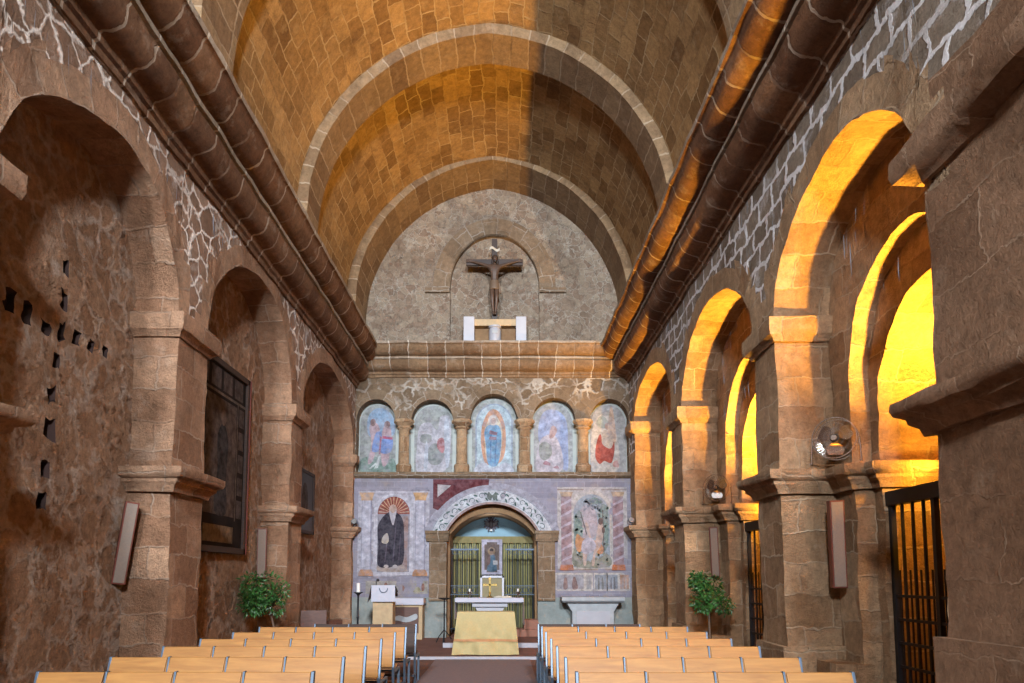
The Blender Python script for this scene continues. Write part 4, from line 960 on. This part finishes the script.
# ------------------------------------------------------------------ crucifix
cx = -.215; yc = 16.72
t = thing('crucifix', (cx, yc, 7.98), 'dark wooden crucifix with carved figure in the lunette above the cornice', 'crucifix')
g = G(); g.box(cx-.07,cx+.07,yc,yc+.08,7.935,10.12); g.build('upright', M['cross_wood'], t, bevel=.006)
g = G(); g.box(cx-.72,cx+.72,yc-.005,yc+.075,9.42,9.58); g.build('crossbeam', M['cross_wood'], t, bevel=.006)
g = G()
for i in range(10):
    u = i/10; f = lambda u: (cx-.13+.26*u, yc-.03-.02*math.sin(u*PI*2), 9.80+.03*math.sin(u*PI*2))
    a, b = f(u), f(u+.1); g.quad(a, b, (b[0],b[1],b[2]+.07), (a[0],a[1],a[2]+.07))
g.build('scroll', M['paper'], t, smooth=60)
def skin(name, verts, edges, mat, parent, sub=2):
    me = bpy.data.meshes.new(name); me.from_pydata([v[:3] for v in verts], edges, [])
    o = bpy.data.objects.new(name, me); C.objects.link(o); o.parent = parent; o.location = -Vector(parent.location)
    o.modifiers.new('skin', 'SKIN'); s = o.modifiers.new('sub', 'SUBSURF'); s.levels = s.render_levels = sub
    if not me.skin_vertices: 
        bm = bmesh.new(); bm.from_mesh(me); bm.verts.layers.skin.verify(); bm.to_mesh(me); bm.free()
    for i, v in enumerate(verts):
        r = v[3]; me.skin_vertices[0].data[i].radius = (r, r) if not isinstance(r, tuple) else r
        me.skin_vertices[0].data[i].use_root = (i == 0)
    me.materials.append(mat)
    for p in me.polygons: p.use_smooth = True
    s2 = o.modifiers.new('n', 'SMOOTH'); s2.iterations = 1
    return o
yf = yc-.10
V = [(cx,yf,8.90,(.105,.075)),(cx,yf-.01,9.02,(.09,.065)),(cx,yf-.02,9.18,(.115,.08)),(cx,yf-.02,9.30,(.12,.07)),(cx,yf-.03,9.38,.045),(cx+.01,yf-.07,9.43,.04),
     (cx-.13,yf-.01,9.33,.05),(cx-.33,yf+.02,9.42,.036),(cx-.56,yf+.06,9.50,.027),(cx-.63,yf+.065,9.515,.026),
     (cx+.13,yf-.01,9.33,.05),(cx+.33,yf+.02,9.42,.036),(cx+.56,yf+.06,9.50,.027),(cx+.63,yf+.065,9.515,.026),
     (cx-.06,yf,8.80,.075),(cx-.055,yf-.07,8.52,.055),(cx-.05,yf-.06,8.40,.045),(cx-.03,yf+.0,8.17,.03),(cx-.02,yf-.03,8.08,.028),
     (cx+.06,yf,8.80,.075),(cx+.055,yf-.07,8.52,.055),(cx+.05,yf-.06,8.40,.045),(cx+.03,yf+.0,8.17,.03),(cx+.02,yf-.03,8.08,.028)]
Ed = [(0,1),(1,2),(2,3),(3,4),(4,5),(3,6),(6,7),(7,8),(8,9),(3,10),(10,11),(11,12),(12,13),(0,14),(14,15),(15,16),(16,17),(17,18),(0,19),(19,20),(20,21),(21,22),(22,23)]
for sx, wi in ((-1, 9), (1, 13)):
    for k, (dz, L_) in enumerate(((.028,.05),(.012,.06),(-.004,.058),(-.02,.048))):
        b = len(V); V += [(cx+sx*.66,yf+.06,9.515+dz,.009),(cx+sx*(.66+L_),yf+.05,9.52+dz*1.6,.008)]; Ed += [(wi,b),(b,b+1)]
    b = len(V); V += [(cx+sx*.635,yf+.05,9.545,.010),(cx+sx*.66,yf+.03,9.565,.009)]; Ed += [(wi,b),(b,b+1)]
body = skin('body', V, Ed, M['corpus'], t)
g = G(); g.ell((cx+.015,yf-.09,9.50), (.062,.07,.085)); g.ell((cx+.02,yf-.162,9.49), (.011,.018,.02)); g.build('face', M['corpus'], t, smooth=80)
g = G(); g.ell((cx+.012,yf-.065,9.53), (.075,.07,.085)); g.ell((cx-.045,yf-.06,9.45), (.03,.04,.09)); g.ell((cx+.07,yf-.06,9.45), (.03,.04,.09)); g.ell((cx+.02,yf-.13,9.43), (.035,.03,.04)); g.build('hair', M['hair'], t, smooth=80)
g = G(); g.lathe((cx,yf-.01,8.72), [(.13,0),(.135,.03),(.125,.12),(.118,.2),(.11,.24)], 18, sy=.8); g.obox((cx+.13,yf-.02,8.76), (.025,0,0), (0,.03,0), (-.01,0,.13)); g.build('loincloth', M['loin'], t, smooth=60, bevel=.01)
# stone blocks under the crucifix
t = thing('niche_ledge', (cx, 16.6, 7.5), 'pale stone shelf with two white end blocks under the crucifix', 'stone')
for (a, b) in ((-.98,-.71),(.32,.58)): G().box(a, b, 16.45, 16.68, 7.35, 7.98).build('white_block', M['marble'], t, bevel=.01)
G().box(-.72,.34,16.5,16.9,7.76,7.93).build('shelf', M['tan_stone'], t, bevel=.01); G().box(-.72,.34,16.70,16.95,7.3,7.78).build('back', M['soffit'], t)
t = thing('stone_drum', (-.2, 16.5, 7.4), 'small white carved stone drum between the two white blocks under the crucifix', 'stone')
G().lathe((-.2,16.52,7.34), [(.15,0),(.15,.30),(.13,.34),(.16,.36),(.16,.40)], 20).build('drum', M['marble'], t, smooth=40)
g = G(); g.prism([(-.26,7.52),(-.14,7.52),(-.12,7.60),(-.28,7.60)], 16.36, 16.38); g.build('relief', M['grey_marble'], t)
# ------------------------------------------------------------------ pictures on the left wall
t = thing('large_painting', (-4.16, 9.9, 1.9), 'tall dark old painting in a thin red-brown frame hanging in the second left recess', 'painting')
xw = -4.20
g = G(); y0, y1, z0, z1 = 8.95, 10.90, 1.90, 4.72
for (a, b, c_, d) in ((y0,y1,z0,z0+.09),(y0,y1,z1-.09,z1),(y0,y0+.09,z0,z1),(y1-.09,y1,z0,z1)): g.box(xw, xw+.09, a, b, c_, d)
g.build('frame', M['dark_wood'], t, bevel=.008)
G().box(xw+.0,xw+.10,y1,y1+.03,z0,z1).build('outer_edge', plain('red_frame_edge', (.16,.035,.025), .5), t)
G().box(xw+.01,xw+.05,y0+.05,y1-.05,z0+.05,z1-.05).build('canvas', plain('dark_canvas', (.022,.016,.014), .9, 0, .4, 4, spec=.1), t)
def flatx(name, polys, col, k, par):
    g = G()
    for pz in polys: g.prism(pz, xw+.05+.0015*(k-1), xw+.05+.0015*k, 0)
    g.build(name, paint(col), par)
m = (y0+y1)/2+.05
flatx('border_line', [rect(y0+.1,y1-.1,z1-.5,z1-.46), rect(y0+.36,y0+.39,z0+.5,z1-.5), rect(y1-.40,y1-.37,z0+.5,z1-.5)], (.14,.10,.07), 1, t)
flatx('side_scene', [rect(y1-.34,y1-.14,z0+.55+.36*i,z0+.83+.36*i) for i in range(5)]+[rect(y0+.12,y0+.33,z0+.55+.36*i,z0+.83+.36*i) for i in range(5)]+[rect(y0+.15+.42*i,y0+.48+.42*i,z1-.42,z1-.12) for i in range(4)], (.075,.05,.04), 2, t)
flatx('background', [rect(y0+.42,y1-.43,z0+.55,z1-.55)], (.09,.06,.045), 2, t)
flatx('inscription', [rect(y0+.45,y1-.45,z0+.15,z0+.40)], (.20,.14,.08), 3, t)
flatx('robed_figure', [sm([(m-.22,z0+.6),(m-.16,z0+1.2),(m-.2,z0+1.65),(m-.05,z0+1.9),(m+.1,z0+1.85),(m+.2,z0+1.6),(m+.15,z0+1.1),(m+.2,z0+.6)])], (.02,.016,.016), 4, t)
flatx('face', [ov(m,z0+2.0,.09,.12)], (.17,.11,.08), 5, t)
t = thing('small_painting', (-4.18, 14.3, 3.0), 'small dark framed picture in the third left recess, near the end wall', 'painting')
g = G(); y0, y1, z0, z1 = 13.55, 14.90, 2.45, 3.78
for (a, b, c_, d) in ((y0,y1,z0,z0+.07),(y0,y1,z1-.07,z1),(y0,y0+.07,z0,z1),(y1-.07,y1,z0,z1)): g.box(xw, xw+.07, a, b, c_, d)
g.build('frame', M['dark_wood'], t, bevel=.006)
G().box(xw+.01,xw+.05,y0+.05,y1-.05,z0+.05,z1-.05).build('canvas', plain('dark_small_canvas', (.03,.025,.025), .5, 0, .4, 5), t)
flatx('figure', [ov((y0+y1)/2,(z0+z1)/2,.22,.4)], (.08,.055,.045), 1, t)
# ------------------------------------------------------------------ column loudspeakers
def column_speaker(loc, h, w, yaw, tilt, label, roll=0):
    t = thing('column_loudspeaker', loc, label, 'loudspeaker', 'slim column loudspeakers on the piers')
    from mathutils import Matrix
    g1, g2, g3 = G(), G(), G(); g1.box(-w/2,w/2,-.05,.06,-h/2,h/2); g2.box(-w/2+.014,w/2-.014,-.058,-.05,-h/2+.016,h/2-.016); g3.box(-.02,.02,.06,.16,-.03,.03)
    R = Matrix.Rotation(yaw,4,'Z') @ Matrix.Rotation(tilt,4,'X') @ Matrix.Rotation(roll,4,'Y')
    for gg, n, mt in ((g1,'cabinet',M['speaker_wood']),(g2,'grille',M['speaker_cloth']),(g3,'bracket',M['iron'])):
        o = gg.build(n, mt, None, bevel=.003); o.parent = t; o.matrix_local = R
    return t
column_speaker((-4.12,7.44,1.92), .90, .135, math.radians(35), math.radians(6), 'slim beige column loudspeaker leaning on the left pier nearest the camera', math.radians(6))
column_speaker((-4.12,11.68,1.95), .84, .15, math.radians(15), math.radians(3), 'slim beige column loudspeaker behind the left potted tree', 0)
column_speaker((3.68,7.52,1.91), .96, .15, math.radians(-8), math.radians(4), 'slim beige column loudspeaker under the larger fan on the right pier', math.radians(-1.5))
column_speaker((3.68,11.9,1.98), .86, .14, math.radians(-12), math.radians(6), 'slim column loudspeaker on the right pier behind the right potted tree', math.radians(-2))
# ------------------------------------------------------------------ fans on the right ledges
def fan(loc, yaw, label):
    t = thing('floor_fan', loc, label, 'fan', 'chrome fans on the right ledges')
    R = .225; from mathutils import Matrix
    rot = Matrix.Rotation(yaw, 4, 'Z'); h = .28
    def put(g, n, mt, **k):
        o = g.build(n, mt, None, **k); o.parent = t; o.matrix_local = rot; return o
    g = G()
    for yy in (-.07, .07):
        for r in ((R, R*.72, R*.45) if yy < 0 else (R, R*.6)):
            y = yy*(1 if r > R*.9 else 1.25)
            g.tube([(r*math.cos(a), y, h+r*math.sin(a)) for a in [2*PI*k/36 for k in range(36)]], .005 if r > R*.9 else .0025, 5, closed=True)
        for k in range(40):
            a = 2*PI*k/40; g.tube([(.05*math.cos(a), yy*1.3, h+.05*math.sin(a)), (R*.7*math.cos(a), yy*1.25, h+R*.7*math.sin(a)), (R*math.cos(a), yy, h+R*math.sin(a))], .0018, 3)
    put(g, 'guard', M['chrome'])
    for k in range(3):
        g = G(); a0 = 2*PI*k/3+.5; n = 6
        for i in range(n):
            r0, r1 = .04+.15*i/n, .04+.15*(i+1)/n; w0, w1 = .35+.35*math.sin(PI*i/n), .35+.35*math.sin(PI*(i+1)/n)
            P_ = lambda r, a, y: (r*math.cos(a), y, h+r*math.sin(a))
            g.quad(P_(r0,a0-w0,-.03), P_(r0,a0+w0,.03), P_(r1,a0+w1,.03), P_(r1,a0-w1,-.03))
        put(g, 'blade', M['chrome'], smooth=80)
    g = G(); g.lathe((0,0,h), [(.045,-.06),(.05,.0),(.06,.03),(.06,.13),(.03,.15)], 18, axis=1); put(g, 'motor', M['black'], smooth=40)
    g = G(); g.lathe((0,-.09,h), [(.03,-.01),(.035,.01)], 16, axis=1); put(g, 'hub_cap', M['chrome'], smooth=40)
    g = G(); g.tube([(-.25,-.09,.008),(-.25,.0,.008),(-.245,0,h*.6),(-.235,0,h)], .009, 6); g.tube([(.25,-.09,.008),(.25,.0,.008),(.245,0,h*.6),(.235,0,h)], .009, 6); g.tube([(-.25,.0,.008),(-.2,.12,.008),(.2,.12,.008),(.25,0,.008)], .009, 6)
    put(g, 'stand', M['chrome'], smooth=50)
    return t
fan((3.67,7.44,2.79), math.radians(-36), 'chrome fan on the ledge of the nearer right pier, above the loudspeaker')
fan((3.68,11.66,2.79), math.radians(-36), 'smaller-looking chrome fan on the ledge of the farther right pier')
def spot(loc, d, label):
    t = thing('spotlight', loc, label, 'spotlight', 'small black spotlights on the ledges'); x, y, z = loc
    g = G(); g.lathe((x,y-.02,z+.11), [(.05,-.09),(.07,-.085),(.075,-.02),(.055,.06),(.03,.09)], 16, axis=1); g.build('housing', M['black'], t, smooth=40)
    g = G(); g.lathe((x,y-.02,z+.11), [(.06,-.092),(.06,-.086)], 16, axis=1); g.build('lens', M['chrome'], t)
    g = G(); g.tube([(x-.08,y,z+.11),(x-.08,y,z+.02),(x+.08,y,z+.02),(x+.08,y,z+.11)], .007, 6); g.lathe((x,y,z), [(.05,0),(.05,.02)], 12); g.build('bracket', M['black'], t)
spot((-3.64,16.72,2.78), 1, 'small black spotlight on the left ledge beside the frescoed wall')
spot((3.06,16.30,2.78), 1, 'small black spotlight on the right ledge beside the frescoed wall')
# ------------------------------------------------------------------ gates and warm floodlights in the right bays
gw = ['nearest the camera', 'in the middle bay', 'in the farthest bay']
def gate(ya, yb, lab, k):
    x = 4.11; zt = 2.30
    t = thing('iron_gate', (x, (ya+yb)/2, 0), lab, 'gate', 'black iron gates in the right-hand bays')
    G().box(x-.05, x+.07, ya-.02, yb+.02, zt, zt+.15).build('lintel', M['iron'], t, bevel=.005)
    n = 9
    for i in range(n+1):
        y = ya+.04+(yb-ya-.08)*i/n; w = .026 if i in (0, n, n//2, n//2+1) else .012
        G().box(x-w, x+w, y-w, y+w, .02, zt).build('bar', M['iron'], t)
    for i in range(n):
        y = ya+.04+(yb-ya-.08)*(i+.5)/n
        G().box(x-.007, x+.007, y-.007, y+.007, .02, 1.62).build('short_bar', M['iron'], t)
    for z in (.1,.38,.62,.86,1.10,1.34): G().box(x-.014, x+.014, ya+.02, yb-.02, z, z+.028).build('crossbar', M['iron'], t)
    return t
lamps = []
for k, o in enumerate((R1, R2, R3)):
    a, b = o.a+.58, o.b-.58
    gate(a, b, 'tall black iron barred gate with heavy lintel, %s' % gw[k], k)
    ly = b-1.12
    t = thing('floodlight', (4.3, ly, 2.46), 'small floodlight behind the gate lintel, %s' % gw[k], 'floodlight', 'floodlights behind the gate lintels')
    G().box(4.18, 4.50, ly-.07, ly+.07, 2.45, 2.475).build('base', M['iron'], t); 
    g = G(); g.box(4.30,4.48,ly-.08,ly+.08,2.475,2.50); g.build('housing', M['black'], t)
    lamps.append((4.44, ly, 2.56))
# ------------------------------------------------------------------ potted trees
def tree(x, y, z0, rx, rz, zc, label, lean, seed):
    rnd = random.Random(seed)
    t = thing('potted_tree', (x, y, z0), label, 'plant', 'small potted trees against the side piers')
    G().lathe((x,y,z0), [(.15,0),(.17,.02),(.20,.30),(.215,.31),(.215,.35),(.19,.35),(.18,.31)], 20).build('pot', M['pot_grey'], t, smooth=35)
    G().lathe((x,y,z0+.30), [(.182,0),(.182,.01)], 20).build('soil', M['soil'], t)
    g = G(); top = Vector((x+lean, y, zc))
    g.tube([(x,y,z0+.3),(x+.02,y,z0+.5),(x+lean*.6,y,zc-rz*.8),tuple(top)], [.022,.018,.016,.01], 8)
    for k in range(14):
        a = rnd.uniform(0,2*PI); e = Vector((x+lean+rx*.75*math.cos(a), y+rx*.7*math.sin(a), zc+rnd.uniform(-.5,.8)*rz)); s0 = Vector((x+lean*.7,y,zc-rz*rnd.uniform(.2,.9)))
        g.tube([tuple(s0), tuple(s0.lerp(e,.5)+Vector((0,0,.05))), tuple(e)], [.010,.007,.004], 5)
    g.build('trunk', M['bark'], t, smooth=60)
    g = G(); cl = []
    for k in range(15):
        u = rnd.uniform(0,2*PI); v = rnd.uniform(-.75,.9); r = rnd.uniform(.35,.78)
        cl.append((x+lean+rx*r*math.cos(u), y+rx*r*math.sin(u)*.9, zc+rz*v*.75, rx*rnd.uniform(.28,.42)))
    for c_ in cl:
        for k in range(115):
            d = Vector((rnd.gauss(0,1), rnd.gauss(0,1), rnd.gauss(0,1))).normalized()*c_[3]*rnd.uniform(.55,1.12)
            p = Vector(c_[:3])+d; dr = (d.normalized()+Vector((rnd.uniform(-.7,.7),rnd.uniform(-.7,.7),rnd.uniform(-.9,.1)))).normalized()
            sd = dr.cross(Vector((rnd.uniform(-1,1),rnd.uniform(-1,1),rnd.uniform(.3,1)))).normalized(); up = sd.cross(dr)
            L_ = rnd.uniform(.045,.075); w = L_*.23
            g.add([p, p+dr*L_*.45+sd*w+up*.004, p+dr*L_-up*.008, p+dr*L_*.45-sd*w+up*.004, p+dr*L_*.5-up*.003], [(0,1,4),(1,2,4),(2,3,4),(3,0,4)])
    o = g.build('foliage', M['leaf'], t)
    return t
tree(-3.62, 11.0, .0, .47, .30, 1.24, 'small bushy green potted tree against the left pier', -.15, 3)
tree(3.26, 10.95, .0, .36, .38, 1.26, 'small round green potted tree against the right pier', .02, 9)

# ------------------------------------------------------------------ light
def light(kind, name, loc, energy, col, **kw):
    d = bpy.data.lights.new(name, kind); d.energy = energy; d.color = col
    for k, v in kw.items(): setattr(d, k, v)
    o = bpy.data.objects.new(name, d); C.objects.link(o); o.location = loc; return o
WARM = (1.0, .50, .05)
for k, l in enumerate(lamps):
    q = light('SPOT', 'bay_floodlight', l, (3200, 3200, 2700)[k], WARM, shadow_soft_size=.07, spot_size=math.radians(132), spot_blend=.9); q.rotation_euler = (math.radians(180), 0, 0)
    light('POINT', 'bay_floodlight_spill', (l[0]-.1, l[1]+.72, l[2]+.06), 42, WARM, shadow_soft_size=.05)
for x, e in ((1.9, 1280), (-2.4, 1120)):
    sun = light('AREA', 'window_daylight', (x, YR-.05, 8.95), e, (.86,.92,1.0), shape='RECTANGLE', size=1.05, size_y=1.5, spread=math.radians(85))
    sun.rotation_euler = (math.radians(82), 0, 0)
light('POINT', 'apse_lamp', (-.3, 17.75, 2.95), 7, (.9,.93,1.0), shadow_soft_size=.12)
w = bpy.data.worlds.new('world'); bpy.context.scene.world = w; w.use_nodes = True
w.node_tree.nodes['Background'].inputs[0].default_value = (.80,.86,1,1); w.node_tree.nodes['Background'].inputs[1].default_value = .3

# ------------------------------------------------------------------ camera
cam = bpy.data.cameras.new('camera'); co = bpy.data.objects.new('camera', cam); C.objects.link(co)
cam.sensor_width = 36; cam.lens = 683/1024*36
co.location = (0, 0, 1.56); co.rotation_euler = (math.radians(95), 0, 0)
cam.shift_x = (512-503)/1024; cam.shift_y = (516.245-341.5)/1024
cam.clip_start = .05; cam.clip_end = 200
S = bpy.context.scene; S.camera = co
S.view_settings.view_transform = 'Standard'; S.view_settings.look = 'None'; S.view_settings.exposure = 0; S.view_settings.gamma = 1
S.view_settings.use_curve_mapping = False
S.cycles.max_bounces = 8; S.cycles.diffuse_bounces = 5
